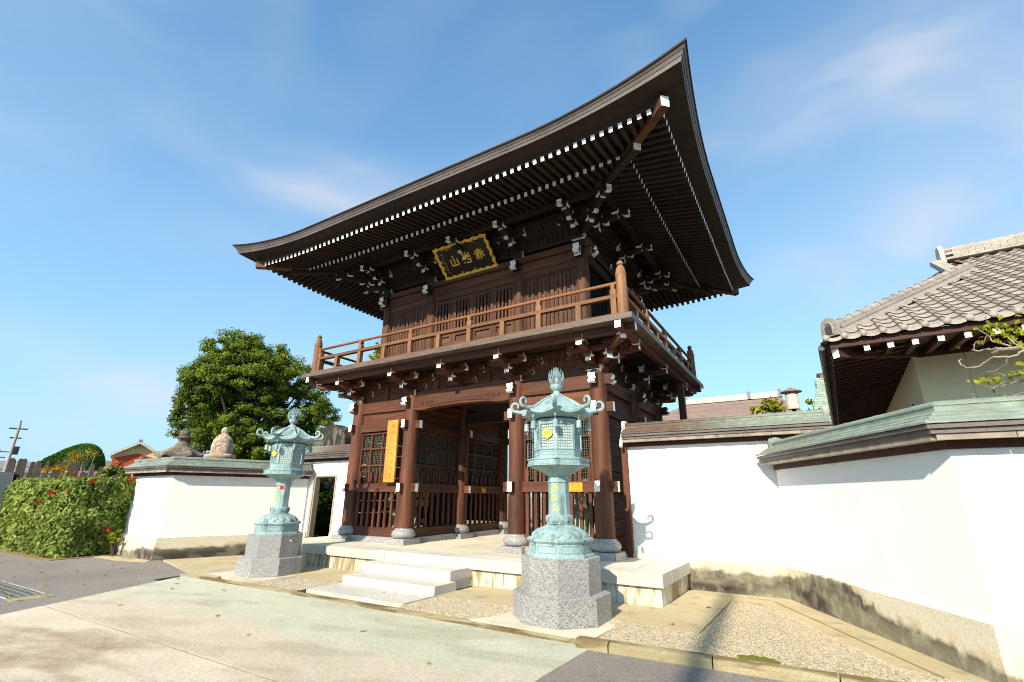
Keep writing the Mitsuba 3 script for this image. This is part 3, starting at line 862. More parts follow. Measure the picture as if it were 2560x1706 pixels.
def rail_side(p0, p1, nsp):
    p0, p1 = np.asarray(p0, float), np.asarray(p1, float)
    d = unit(p1 - p0)
    L = np.linalg.norm(p1 - p0)
    R = np.array([d, np.cross(EZ, d), EZ])
    mid = (p0 + p1) / 2
    part('handrail', M().cyl(p0 + d * .05 + EZ * 5.345, p1 - d * .05 + EZ * 5.345, .034, None, 12), 'wood_rail', 40)
    part('middle_rail', M().box(mid + EZ * 5.075, (L - .12, .105, .072), R=R), 'wood_rail')
    part('base_rail', M().box(mid + EZ * (BZ + .047), (L - .12, .13, .094), R=R), 'wood_rail')
    for i in range(0, nsp + 1):
        s = L * i / nsp
        if i in (0, nsp):
            s = .16 if i == 0 else L - .16
        full = i % 2 == 0
        if i in (0, nsp):
            full = True
        c = p0 + d * s
        part('rail_post', M().box(c + EZ * 4.885, (.105, .105, .308), R=R), 'wood_post')
        if full:
            q = [(-.05, 5.111), (-.062, 5.15), (-.055, 5.21), (-.03, 5.245), (-.03, 5.262), (-.042, 5.268), (-.042, 5.318)]
            q = [(a, z) for a, z in q] + [(-a, z) for a, z in q[::-1]]
            part('rail_post', M().prism(q, c, d, EZ, .10), 'wood_post')


rail_side(G(-RX, -RY, 0), G(RX, -RY, 0), 10)
rail_side(G(RX, -RY, 0), G(RX, RY, 0), 8)
rail_side(G(RX, RY, 0), G(-RX, RY, 0), 10)
rail_side(G(-RX, RY, 0), G(-RX, -RY, 0), 8)
# prop under the far right of the balcony
part('prop_post', M().box(G(4.28, 1.55, 2.75), (.15, .15, 3.2)), 'wood_red_z')

# ---- upper storey
for x in UPX:
    for y in UPY:
        if y == 0 and abs(x) < 3:
            continue
        part('upper_column', M().cyl(G(x, y, BZ - .02), G(x, y, 6.82), .158, .148, 20), 'wood_up_z', 40)


def upper_wall(p0, p1, kind):
    p0, p1 = np.asarray(p0, float), np.asarray(p1, float)
    d = unit(p1 - p0)
    L = np.linalg.norm(p1 - p0)
    R = np.array([d, np.cross(EZ, d), EZ])

    def at(s, z, o=0.0):
        return np.array([*(p0 + d * s + R[1] * o)[:2], z])
    part('wall_core', M().box(at(L / 2, 5.7, .075), (L, .03, 2.2), R=R), 'void_dark')
    part('threshold_beam', M().box(at(L / 2, BZ + .075, 0), (L, .15, .15), R=R), 'wood_up_x')
    part('nageshi_beam', M().box(at(L / 2, 6.665, 0), (L, .12, .17), R=R), 'wood_up_x')
    if kind == 'slats':
        part('panel_board', M().box(at(L / 2, 4.90, .02), (L, .05, .232), R=R), 'wood_up_x')
        part('panel_board', M().box(at(L / 2, 5.052, -.005), (L, .07, .07), R=R), 'wood_up_x')
        n = max(6, int(round(L / .118)))
        for s in (.025, L - .025):
            part('window_frame', M().box(at(s, 5.835), (.05, .07, 1.486), R=R), 'wood_up_z')
        part('window_frame', M().box(at(L / 2, 6.555), (L - .1, .068, .044), R=R), 'wood_up_x')
        for k in range(n):
            part('upper_slat', M().box(at(.06 + (L - .12) * (k + .5) / n, 5.81), (.088, .04, 1.44), R=R), 'wood_up_z')
    else:                                                       # four folding doors: slats above, panels below
        for q in range(4):
            dk = free(f'{gate}__door_leaf')
            s0, s1 = L * q / 4 + .004, L * (q + 1) / 4 - .004
            w = s1 - s0
            st = M()
            for s in (s0 + .045, s1 - .045):
                st.box(at(s, 5.647), (.09, .055, 1.866), R=R)
            st.build(dk + '__stile', 'wood_up_z')
            for z, h in ((4.76, .09), (5.02, .05), (5.30, .11), (5.56, .10), (6.52, .10)):
                M().box(at((s0 + s1) / 2, z, .002), (w - .182, .05, h), R=R).build(dk + '__rail', 'wood_up_x')
            M().box(at((s0 + s1) / 2, 4.89, .004), (.055, .045, .21), R=R).build(dk + '__muntin', 'wood_up_z')
            M().box(at((s0 + s1) / 2, 5.145, .004), (.055, .045, .20), R=R).build(dk + '__muntin', 'wood_up_z')
            M().box(at((s0 + s1) / 2, 5.16, .025), (w - .182, .016, .8), R=R).build(dk + '__panel', 'wood_up_x')
            for k in range(4):
                M().box(at(s0 + .10 + (w - .20) * (k + .5) / 4, 6.04, .006), (.058, .036, .858), R=R).build(dk + '__slat', 'wood_up_z')


ux = UPX
upper_wall(G(ux[0] + .13, -HD, 0), G(ux[1] - .13, -HD, 0), 'slats')
upper_wall(G(ux[2] + .13, -HD, 0), G(ux[3] - .13, -HD, 0), 'slats')
upper_wall(G(ux[1] + .13, -HD, 0), G(ux[2] - .13, -HD, 0), 'doors')
for a, b in ((-HD, 0), (0, HD)):
    upper_wall(G(HD, a + .13, 0), G(HD, b - .13, 0), 'slats')
    upper_wall(G(-HD - (HW - HD), b - .13, 0), G(-HW, a + .13, 0), 'slats')
for a, b in ((ux[3] - .13, ux[2] + .13), (ux[2] - .13, ux[1] + .13), (ux[1] - .13, ux[0] + .13)):
    upper_wall(G(a, HD, 0), G(b, HD, 0), 'slats')
part('upper_core', M().box(G(0, 0, 6.5), (2 * HW - .1, 2 * HD - .1, 2.9)), 'void_dark')
for s in (-1, 1):
    part('head_beam', M().box(G(0, s * HD, 6.87), (2 * HW + .56, .17, .24), ('-a', '+a') if s < 0 else ()), 'wood_up_x')
    part('head_beam', M().box(G(s * HW, 0, 6.86), (.168, 2 * HD + .52, .235), ('-b', '+b')), 'wood_dark_y')
    part('cap_beam', M().box(G(0, s * HD, 7.08), (2 * HW + .50, .29, .15)), 'wood_up_x')
    part('cap_beam', M().box(G(s * HW, 0, 7.075), (.288, 2 * HD + .46, .145)), 'wood_dark_y')


def upper_set(x, y, out, diag=False, on_column=True):
    own = free(f'{gate}__bracket_set')
    R = frame(out)
    k = 1.36 if diag else 1.0
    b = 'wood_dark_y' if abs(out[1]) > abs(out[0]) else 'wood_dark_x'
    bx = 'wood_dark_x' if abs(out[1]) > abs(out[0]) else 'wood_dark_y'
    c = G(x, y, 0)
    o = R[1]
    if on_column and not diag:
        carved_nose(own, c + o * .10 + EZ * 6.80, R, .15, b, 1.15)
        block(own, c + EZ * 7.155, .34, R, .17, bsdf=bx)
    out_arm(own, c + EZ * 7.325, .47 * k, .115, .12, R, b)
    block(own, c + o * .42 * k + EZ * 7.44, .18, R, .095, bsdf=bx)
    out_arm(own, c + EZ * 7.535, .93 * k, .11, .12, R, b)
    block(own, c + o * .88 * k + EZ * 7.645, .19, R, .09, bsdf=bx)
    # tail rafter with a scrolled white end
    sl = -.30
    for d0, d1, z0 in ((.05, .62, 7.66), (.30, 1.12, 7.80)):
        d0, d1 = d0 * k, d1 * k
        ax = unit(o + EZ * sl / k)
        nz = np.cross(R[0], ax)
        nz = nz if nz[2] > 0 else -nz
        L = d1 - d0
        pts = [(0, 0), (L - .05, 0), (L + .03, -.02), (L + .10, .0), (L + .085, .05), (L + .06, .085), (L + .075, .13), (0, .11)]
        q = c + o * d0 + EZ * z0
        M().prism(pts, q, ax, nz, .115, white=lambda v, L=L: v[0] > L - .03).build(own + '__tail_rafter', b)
    if diag:
        return
    for zz, L, d in ((7.325, .84, 0), (7.535, 1.15, 0), (7.535, .80, .42), (7.74, .70, .88)):
        if zz < 7.7:
            cross_arm(own, c + o * d + EZ * zz, L, .11, .10, R, bx)
            for s in (-1, 1):
                block(own, c + o * d + R[0] * s * (L / 2 - .085) + EZ * (zz + .11), .15, R, .09, bsdf=bx)


for x in UPX:
    upper_set(x, -HD, (0, -1, 0))
    upper_set(x, HD, (0, 1, 0))
upper_set(0, -HD, (0, -1, 0), on_column=False)
for y in UPY:
    for s in (-1, 1):
        upper_set(s * HW, y, (s, 0, 0))
for sx in (-1, 1):
    for sy in (-1, 1):
        upper_set(sx * HW, sy * HD, (sx, sy, 0), diag=True)
# purlins and the coved ribs between wall and purlin
for d, z, w in ((0, 7.74, .13), (.42, 7.79, .12), (.90, 7.80, .15)):
    for s in (-1, 1):
        ext = .35 if d > .8 else 0.0
        part('purlin', M().box(G(0, s * (HD + d), z), (2 * (HW + d + ext), w, .14)), 'wood_dark_x')
        part('purlin', M().box(G(s * (HW + d), 0, z - .004), (w, 2 * (HD + d + ext), .135)), 'wood_dark_y')
for a in np.arange(-HW + .12, HW, .14):
    if min(abs(a - q) for q in (*UPX, 0)) < .22:
        continue
    P = [G(a, -HD - d, z) for d, z in ((.10, 7.36), (.16, 7.50), (.26, 7.60), (.40, 7.66))]
    part('cove_rib', M().tube(P, .020, 5), 'wood_dark_y')
for a in np.arange(-HD + .12, HD, .14):
    if min(abs(a - q) for q in UPY) < .22:
        continue
    P = [G(HW + d, a, z) for d, z in ((.10, 7.36), (.16, 7.50), (.26, 7.60), (.40, 7.66))]
    part('cove_rib', M().tube(P, .020, 5), 'wood_dark_x')
m = M()
for d0, z0, d1, z1 in ((.03, 7.30, .12, 7.52), (.12, 7.52, .44, 7.70)):
    m.loft([rect_ring(HW + d0, HD + d0, z0) , rect_ring(HW + d1, HD + d1, z1)], closed=True)
part('cove_board', m, 'wood_dark_x')

# ---- eaves
FW, FD = HW, HD


def side_frame(i):
    """Side i: (corner-to-corner half length at d = 0, half depth, along, outwards)."""
    return ((FW, FD, EX, -EY), (FD, FW, EY, EX), (FW, FD, -EX, EY), (FD, FW, -EY, -EX))[i]


def lift(s, top, reach=3.1, p=2.1):
    return top * max(0.0, 1 - s / reach) ** p


def eave_point(i, t, d, z, top, nobi):
    hl, hd, al, out = side_frame(i)
    He = hl + d + nobi
    u = t * He
    s = He - abs(u)
    n = nobi * max(0.0, 1 - s / 3.2) ** 2
    p = al * u + out * (hd + d + n)
    return G(p[0], p[1], z + lift(s, top))


NS = 40
TT = np.sign(np.linspace(-1, 1, NS)) * (1 - (1 - np.abs(np.linspace(-1, 1, NS))) ** 1.15)


def eave_ring(d, z, top, nobi):
    return [eave_point(i, t, d, z, top, nobi) for i in range(4) for t in TT[:-1]]


def eave_loft(name, prof, bsdf, smooth=35):
    part(name, M().loft([eave_ring(*q) for q in prof], closed=True, r=.5), bsdf, smooth)


def base_rafter_z(d):
    return 7.648 + (1.73 - d) * .255


def fly_rafter_z(d):
    return 7.62 + (2.57 - d) * .20


def rafters(i, dend, zf, step, name, w, h, top, inner, reach, as_stuff=False):
    hl, hd, al, out = side_frame(i)
    He = hl + dend
    n = int(2 * (He - .12) / step)
    mm = M()
    for k in range(n):
        u = -(He - .12) + (k + .5) * 2 * (He - .12) / n
        s = He - abs(u)
        d0 = max(inner, abs(u) - hl + .10)                    # jack rafters start at the hip
        if dend - d0 < .1:
            continue
        lf = lift(s, top, reach)
        a = al * u + out * (hd + d0)
        b = al * u + out * (hd + dend)
        fa = lf * max(0.0, (d0 - inner) / (dend - inner)) ** .8
        m = mm if as_stuff else M()
        m.beam(G(a[0], a[1], zf(d0) + fa), G(b[0], b[1], zf(dend) + lf), w, h, ('+a',))
        if not as_stuff:
            part(name, m, 'wood_dark_y' if i in (0, 2) else 'wood_dark_x')
    if as_stuff:
        k = part(name + '_row', mm, 'wood_dark_y' if i in (0, 2) else 'wood_dark_x')
        labels[k] = {'kind': 'stuff'}


for i in range(4):
    rafters(i, 1.73, base_rafter_z, .168, 'base_rafter', .074, .098, .11, -.15, 2.6, as_stuff=i == 2)
    rafters(i, 2.57, fly_rafter_z, .168, 'flying_rafter', .074, .100, .12, 1.50, 2.8, as_stuff=i == 2)
# boards above the rafters, the kick boards, the deep soffit and the layered eave
eave_loft('rafter_board', [(-.15, base_rafter_z(-.15) + .047, .0, .0), (1.0, base_rafter_z(1.0) + .047, .06, 0), (1.70, base_rafter_z(1.70) + .047, .11, 0)], 'wood_dark_x')
eave_loft('kick_beam', [(1.66, base_rafter_z(1.66) + .045, .11, 0), (1.70, 7.697, .11, 0), (1.70, 7.755, .11, 0), (1.60, 7.77, .11, 0)], 'wood_dark_x', False)
eave_loft('rafter_board', [(1.60, fly_rafter_z(1.60) + .045, .10, 0), (2.55, fly_rafter_z(2.55) + .045, .12, 0)], 'wood_dark_x')
eave_loft('kick_beam', [(2.50, fly_rafter_z(2.50) + .047, .12, 0), (2.55, 7.676, .12, 0), (2.56, 7.745, .17, .03), (2.60, 7.760, .18, .05)], 'wood_dark_x', False)
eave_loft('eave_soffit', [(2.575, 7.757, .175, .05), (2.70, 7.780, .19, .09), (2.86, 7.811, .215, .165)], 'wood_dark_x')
EL = [(2.86, 7.808, .215, .165), (2.882, 7.862, .24, .173), (2.912, 7.914, .265, .185), (2.945, 7.952, .285, .197)]
for (d0, z0, l0, n0), (d1, z1, l1, n1) in zip(EL[:-1], EL[1:]):
    eave_loft('eave_layer', [(d0, z0 + .003, l0, n0), (d0 + .003, z0, l0, n0), (d1 - .006, z1 - .003, l1, n1), (d1 - .013, z1 - .002, l1, n1), (d1 - .013, z1 + .003, l1, n1)], 'eave_sheet', False)
eave_loft('roof_edge', [(2.93, 7.950, .285, .197), (2.962, 7.955, .292, .20), (2.968, 7.984, .30, .20), (2.93, 7.997, .30, .20), (2.6, 8.08, .27, .12)], 'wood_dark_x', False)
roof = free(f'{gate}__roof')
prof = [(2.62, 8.075, .27, .12), (2.0, 8.26, .20, .05), (1.2, 8.52, .12, 0), (.4, 8.93, .04, 0), (-.5, 9.50, 0, 0)]
M().loft([eave_ring(*q) for q in prof], closed=True, r=.5).build(roof, 'copper_roof', 35)
m = M()
gy = [(HD - .45, 9.46), (HD - .9, 9.85), (.55, 10.35), (.15, 10.85), (0, 10.95)]
for s in (-1, 1):
    m.loft([[G(-HW + .15, s * y, z), G(HW - .15, s * y, z)] for y, z in gy])
m.build(roof + '__gable_roof', 'copper_roof', 35)
for s in (-1, 1):
    M().prism([(-gy[0][0], 9.40)] + [(-y, z) for y, z in gy[1:]] + [(y, z) for y, z in gy[-2::-1]], G(s * (HW - .5), 0, 0), EY * s, EZ, .05).build(roof + '__gable', 'wood_dark_x')
M().box(G(0, 0, 11.05), (2 * HW + .3, .36, .42)).build(roof + '__ridge', 'copper_roof')
# hip rafters with white ends, two tiers
for sx in (-1, 1):
    for sy in (-1, 1):
        dg = np.array([sx, sy, 0.0])

        def HP(d, z):
            return G(sx * (HW + d), sy * (HD + d), z)
        part('hip_rafter', M().beam(HP(-.1, 8.08), HP(1.98, 7.66), .15, .21, ('+a',)), 'wood_dark_x')
        part('hip_rafter', M().beam(HP(1.35, 7.84), HP(2.66, 7.735), .155, .20, ('+a',)), 'wood_up_x')

# ---- name plaque, leaning forward under the eaves
pl = thing('name_plaque', 'gold framed dark plaque with three gold characters hung under the upper eaves', 'plaque')
PB, PTp = np.array([XC, 9.13, 7.12]), np.array([XC, 8.47, 7.74])
py = unit(PTp - PB)
pn = np.cross(EX, py)                                          # faces the viewer, downwards
PH, PW = np.linalg.norm(PTp - PB), 1.66
pc = (PB + PTp) / 2


def PP(a, b, o=0.0):
    return pc + EX * a + py * b + pn * o


pb = M().box(pc, (PW - .1, PH - .1, .05), R=np.array([EX, py, pn]))
pb.build(pl + '__board', 'plaque_board')
m = M()
wav = lambda t: .016 * np.cos(t * 7 * np.pi)
N = 48
t = np.linspace(-1, 1, N)
for s in (-1, 1):
    for e0, e1, o0, o1 in ((0.0, .085, .02, .06),):
        q = [PP(a * PW / 2, s * (PH / 2 + wav(a)) - s * e0, .045) for a in t]
        p = [PP(a * (PW / 2 - .075), s * (PH / 2 + wav(a) - .075), .028) for a in t]
        b = [PP(a * PW / 2, s * (PH / 2 + wav(a)), -.01) for a in t]
        m.loft([b, q, p] if s > 0 else [p, q, b])
    q = [PP(s * (PW / 2 + wav(a * .6)), a * PH / 2, .045) for a in t]
    p = [PP(s * (PW / 2 + wav(a * .6) - .075), a * (PH / 2 - .075), .028) for a in t]
    b = [PP(s * (PW / 2 + wav(a * .6)), a * PH / 2, -.01) for a in t]
    m.loft([p, q, b] if s > 0 else [b, q, p])
m.build(pl + '__frame', 'gold', 40)
# ribbing and leaf hooks on the frame
for j, name in enumerate(('aka', 'iwa', 'yama')):
    M().poly(kanji(name, .30 if j < 2 else .29, .034), PP(.47 - j * .40, .0, .026), EX, py, .014).build(pl + '__character', 'gold')
m = M()
for j in range(7):
    g = kanji(('tera', 'hachi', 'ju', 'tokoro', 'hikari', 'ka', 'yama')[j], .062, .008)
    m.poly(g, PP(-.63, .25 - j * .083, .026), EX, py, .008)
m.build(pl + '__small_writing', 'gold_dull')
m = M()
for a, b, rot in ((-.28, -1, 0), (.22, -1, 0), (-1, .10, 1), (-1, -.26, 1), (-.5, 1, 0), (.0, 1, 0), (.5, 1, 0)):
    base = PP(a * PW / 2 * (1 if rot == 0 else .93), b * PH / 2 * (.88 if rot == 0 else 1), .03)
    inn = py * (-1 if b > 0 else 1) if rot == 0 else EX
    sd = EX if rot == 0 else py
    for s in (-1, 1):
        tt_ = np.linspace(0, 1, 9)
        m.tube([base + inn * (.075 * math.sin(k * 1.9)) + sd * s * .05 * k ** 1.5 for k in tt_], np.linspace(.010, .005, 9), 5)
m.build(pl + '__leaf_hook', 'gold', 40)

# ---- wooden temple sign on the left column
sg = thing('temple_sign', 'tall yellow wooden signboard with carved characters on the left front of the gate', 'sign')
sc_ = G(-1.95, yF - .205, 2.58)
M().box(sc_, (.36, .045, 1.50)).build(sg + '__board', 'sign_wood')
for j, nm in enumerate(('seki', 'higashi', 'hachi', 'ju', 'hachi', 'ka', 'tokoro', 'rei')):
    M().poly(kanji(nm, .135, .013), sc_ + np.array([0.03, -.0225, .60 - j * .172]), EX, EZ, .004).build(sg + '__character', 'carved_gilt')
# ---- notices
for key, c, s, lab in (('notice_board', G(3.43 - .53, yF - .079, 1.70), (.29, .018, .165), 'orange notice with small writing on the waist rail beside the right lantern'),
                       ('notice_board', G(-1.54 + .085, yM + 1.0, 1.70), (.018, .20, .15), 'small orange notice on the rail inside the dark passage')):
    k = thing(key, lab, 'notice')
    M().box(c, s).build(k + '__board', 'notice_orange')
    m = M()
    for row, nn, sz in ((.32, 3, .030), (.08, 8, .010), (-.06, 6, .010), (-.30, 4, .026)):
        for q in range(nn):
            nm = ('tera', 'ju', 'yama', 'hikari')[q % 4]
            if s[0] > s[1]:
                o = c + np.array([(q - (nn - 1) / 2) * (.20 / nn), -.0095, row * s[2]])
                m.poly(kanji(nm, sz, sz * .16), o, EX, EZ, .001)
            else:
                o = c + np.array([.0095, (q - (nn - 1) / 2) * (.13 / nn), row * s[2]])
                m.poly(kanji(nm, sz * .8, sz * .13), o, EY, EZ, .001)
    m.build(k + '__writing', 'ink')


# ---- guardian figures standing in the niches, seen through the lattice
def guardian(x, label):
    k = thing('guardian_statue', label, 'statue')
    fx = 1 if x < 0 else -1
    J = {'pel': ((0, .0, 1.25), .20), 'chest': ((.03 * fx, -.05, 1.72), .24), 'neck': ((.03 * fx, -.06, 1.98), .09), 'head': ((.05 * fx, -.09, 2.16), .145), 'hair': ((.05 * fx, -.06, 2.33), .07),
         'shl': ((-.30, -.05, 1.86), .11), 'ell': ((-.46, -.10, 1.60), .085), 'hal': ((-.40, -.28, 1.36), .07), 'shr': ((.32, -.05, 1.87), .11), 'elr': ((.48, -.06, 2.08), .085), 'har': ((.42, -.16, 2.34), .075),
         'kl': ((-.17, -.06, .98), .12), 'fl': ((-.20, -.02, .76), .09), 'tl': ((-.22, -.18, .73), .06), 'kr': ((.20, -.05, .98), .12), 'fr': ((.24, .0, .76), .09), 'tr': ((.27, -.16, .73), .06)}
    import manifold3d as m3
    parts = []
    for a, b in (('pel', 'chest'), ('chest', 'neck'), ('neck', 'head'), ('head', 'hair'), ('chest', 'shl'), ('shl', 'ell'), ('ell', 'hal'), ('chest', 'shr'), ('shr', 'elr'), ('elr', 'har'), ('pel', 'kl'), ('kl', 'fl'), ('fl', 'tl'), ('pel', 'kr'), ('kr', 'fr'), ('fr', 'tr')):
        s = [m3.Manifold.sphere(J[q][1], 14).translate(list(J[q][0])) for q in (a, b)]
        parts.append(m3.Manifold.batch_hull(s))
    body = m3.Manifold.batch_boolean(parts, m3.OpType.Add).refine_to_length(.05).to_mesh()
    tm = trimesh.Trimesh(body.vert_properties[:, :3], body.tri_verts)
    trimesh.smoothing.filter_taubin(tm, iterations=8)
    o = G(x, yF + 1.05, -.08)
    M().add(np.asarray(tm.vertices) + o, tm.faces).build(k + '__body', 'old_stone', 60)
    m = M()                                                      # the skirt hangs in folds
    ring = []
    for z, r in ((1.36, .24), (1.2, .28), (1.0, .34), (.86, .40), (.80, .44)):
        a = np.linspace(0, 2 * np.pi, 49)[:-1]
        rr = r * (1 + .07 * (1.36 - z) * 2 * np.sin(a * 11 + z * 3))
        ring.append(np.stack([o[0] + rr * np.cos(a) * 1.1, o[1] + rr * np.sin(a) * .8, np.full(48, z + o[2])], 1))
    m.loft(ring, closed=True)
    m.build(k + '__skirt', 'patina_cloth', 50)
    a = np.linspace(0, 1, 40)
    for s in (-1, 1):
        P = [o + np.array([s * (.34 + .16 * math.sin(q * 5)), -.18 - .05 * math.cos(q * 8), 2.45 - 1.7 * q]) for q in a]
        m = M()
        L = [p + np.array([.045, 0, .02]) for p in P]
        Rr = [p - np.array([.045, 0, .02]) for p in P]
        B = [p + np.array([0, .02, 0]) for p in P]
        m.loft([L, Rr, B, L])
        m.build(k + '__scarf', 'patina_cloth', 50)
    r = M()
    V = trimesh.creation.icosphere(3, .5)
    v = np.asarray(V.vertices) * (1.15, .9, .26)
    v *= (1 + .25 * (meshkit.fbm(v * 4 + 3, 3)[:, None] - .5))
    r.add(v + np.array([o[0], o[1], .73]), V.faces)
    r.build(k + '__rock_base', 'old_stone', 30)


mat('patina_cloth', lambda p, n, uv: mikit.mix((0.16, 0.20, 0.13), (0.42, 0.45, 0.32), mikit.fbm(p.x * 7, p.y * 7, p.z * 3, 4)), 0.8)
guardian(-2.48, 'carved guardian figure behind the lattice of the left niche')
guardian(2.48, 'carved guardian figure with pale green skirt behind the lattice of the right niche')

# ================================================================== GROUND
structure('ground')
gx = np.array([-900, -200, -60, -30, 30, 60, 200, 900.0])
m = M()
m.add([[-1500, -1500, -.06], [1500, -1500, -.06], [1500, 1500, -.06], [-1500, 1500, -.06]], [[0, 1, 2, 3]])
m.build('ground', 'soil')


def slab(m, pts, z0, z1, jag=0.0):
    g = Polygon(pts)
    if jag:
        e = []
        P = list(g.exterior.coords)
        for a, b in zip(P[:-1], P[1:]):
            for t in np.linspace(0, 1, 24)[:-1]:
                q = np.array(a) * (1 - t) + np.array(b) * t
                e.append(q + jag * (meshkit.fbm(np.array([[q[0] * 6, q[1] * 6, 0]]), 3)[0] - .5))
        g = Polygon(e).buffer(0)
    m.poly(g, (0, 0, z0), EX, EY, z1 - z0)
    return m


structure('asphalt_road')
m = M()
slab(m, [(-60, -40), (60, -40), (60, 5.9), (-3, 5.9), (-3, 4.9), (-10.8, 4.9), (-11, 5.75), (-13.7, 6.3), (-13.95, 6.5), (-16.7, 6.6), (-16.1, 4.75), (-60, 4.6)], -.05, -.004)
m.build('asphalt_road', 'asphalt')

# concrete apron: cast bays with open joints, asphalt patched up against its ragged right edge
structure('concrete_apron', 'pale concrete apron in front of the gate')
rows = [(4.17, 5.42), (3.02, 4.165), (1.2, 3.01), (-1.2, 1.19)]
xl = lambda y: -9.3 - (y - 2.5) * .51                       # its left edge runs slightly askew
xr = lambda y: -2.42 + .03 * y
for j, (y0, y1) in enumerate(rows):
    cuts = {0: [0, 1], 1: [0, 1], 2: [0, 1], 3: [0, 1]}[j]
    for a, b in zip(cuts[:-1], cuts[1:]):
        L = lambda y, t: xl(y) + (xr(y) - xl(y)) * t
        g, gt = .008, .002 if j == 0 else .009
        P = [(L(y0, a) + g, y0 + gt), (L(y0, b) - g, y0 + gt), (L(y1, b) - g, y1 - (.001 if j == 1 else .009)), (L(y1, a) + g, y1 - (.001 if j == 1 else .009))]
        m = M()
        slab(m, P, -.05, .004, .02 if b == 1 and j < 2 else 0.0)
        m.build('concrete_apron__slab', 'apron_concrete')
M().box((-5.9, 2.1, -.028), (8.2, 6.7, .04)).build('concrete_apron__bedding', 'bark')

# flush kerb strip along the apron, raised kerb stones to the right of it
kb = thing('kerb', 'row of weathered mossy kerb stones along the edge of the paving', 'kerb')
x = -10.95
for L in (.62, .7, .6, .66, .58, .7, .62, .66, .6, .64, .7, .6, .72, .55):
    if x + L > -2.3:
        L = -2.3 - x
    M().box((x + L / 2, 5.515 - .012 * (x + 11) * .6 + rng.normal() * .004, -.01), (L - .012, .17, .05 + rng.random() * .006)).build(kb + '__kerb_stone', 'kerb_stone')
    x += L
P0, P1 = np.array([-2.42, 5.36]), np.array([2.2, 5.62])
d = unit(P1 - P0)
nn = np.array([-d[1], d[0]])
s = 0.0
for L in (.36, 1.0, 1.0, 1.0, 1.0, .3):
    c = P0 + d * (s + L / 2)
    R = np.array([[*d, 0], [*nn, 0], EZ])
    ch = .022
    m = M()
    q = [(-.075, -.1), (.075, -.1), (.075, .07), (.06, .085), (-.05, .085), (-.075, .06)]
    m.prism(q, (c[0], c[1], 0), np.array([*nn, 0]), EZ, L - .014)
    m.build(kb + '__kerb_stone', 'kerb_stone')
    s += L

# sandy concrete paths round the platform
structure('concrete_path', 'sand coloured concrete path along the stone platform')
for P, z in (([(-10.9, 6.55), (-7.53, 6.55), (-7.53, 7.62), (-10.9, 7.62)], .022), ([(-5.345, 6.55), (-3.7, 6.55), (-3.7, 7.62), (-5.345, 7.62)], .022),
             ([(-3.0, 6.95), (-2.62, 6.62), (-1.40, 6.55), (-1.35, 9.0), (-2.1, 9.3), (-2.1, 7.62), (-2.9, 7.6)], .020),
             ([(-13.7, 6.35), (-10.95, 5.62), (-10.0, 5.65), (-10.6, 6.5), (-10.95, 7.4), (-12.6, 9.3)], .012),
             ([(-16.6, 5.9), (-14.0, 6.22), (-13.6, 5.95), (-14.5, 5.72), (-15.8, 5.7)], .004)):
    m = M()
    slab(m, P, -.04, z)
    m.build('concrete_path__slab', 'sand_concrete')
structure('lantern_footing', 'pale concrete footing under the lanterns')
for cx, cy in ((-3.14, 6.35), (-9.72, 6.5)):
    m = M()
    slab(m, [(cx - .95, cy - .72), (cx + .78, cy - .78), (cx + .82, cy + .1), (cx + .55, cy + .75), (cx - .9, cy + .75)], -.04, .014)
    m.build('lantern_footing__slab', 'paver')
M().box((-6.435, 6.16, -.005), (2.17, .76, .06)).build('lantern_footing__slab', 'granite_pale')

# drain along the right wall and its gutter lip
structure('drain', 'shallow concrete drain along the right wall')
A, B, C_ = (-2.2, 9.34), (-.60, 9.38), (1.12, 6.1)
wpath = [A, B, (1.05, 6.05)]
for k, (o0, o1, z) in enumerate(((.0, .34, .018), (.37, .64, .016))):
    m = sweep([(-2.05, 9.40), (-.60, 9.46), (.99, 6.42), (1.6, 6.3)], [(o0, -.03), (o1, -.03), (o1, z), (o0, z)], side=-1)
    m.build('drain__edging', 'sand_concrete')

# gravel: pebbles as real stones
structure('gravel_bed', 'bed of fine tan gravel')
gpoly = {'left': Polygon([(-9.1, 5.62), (-7.56, 5.62), (-7.56, 6.54), (-8.75, 6.54), (-8.9, 5.75)]), 'mid': Polygon([(-5.32, 5.6), (-4.05, 5.6), (-3.85, 5.95), (-3.85, 6.54), (-5.32, 6.54)]),
         'right': Polygon([(-2.3, 5.45), (1.5, 5.68), (1.2, 5.95), (.40, 6.32), (-.35, 7.75), (-.82, 8.6), (-1.33, 8.72), (-1.38, 6.52), (-2.62, 6.58), (-2.33, 6.3)])}
m = M()
for g in gpoly.values():
    m.poly(g, (0, 0, -.04), EX, EY, .045)
m.build('gravel_bed', 'sand_concrete')
ico = trimesh.creation.icosphere(0)
iv, if_ = np.asarray(ico.vertices), np.asarray(ico.faces)


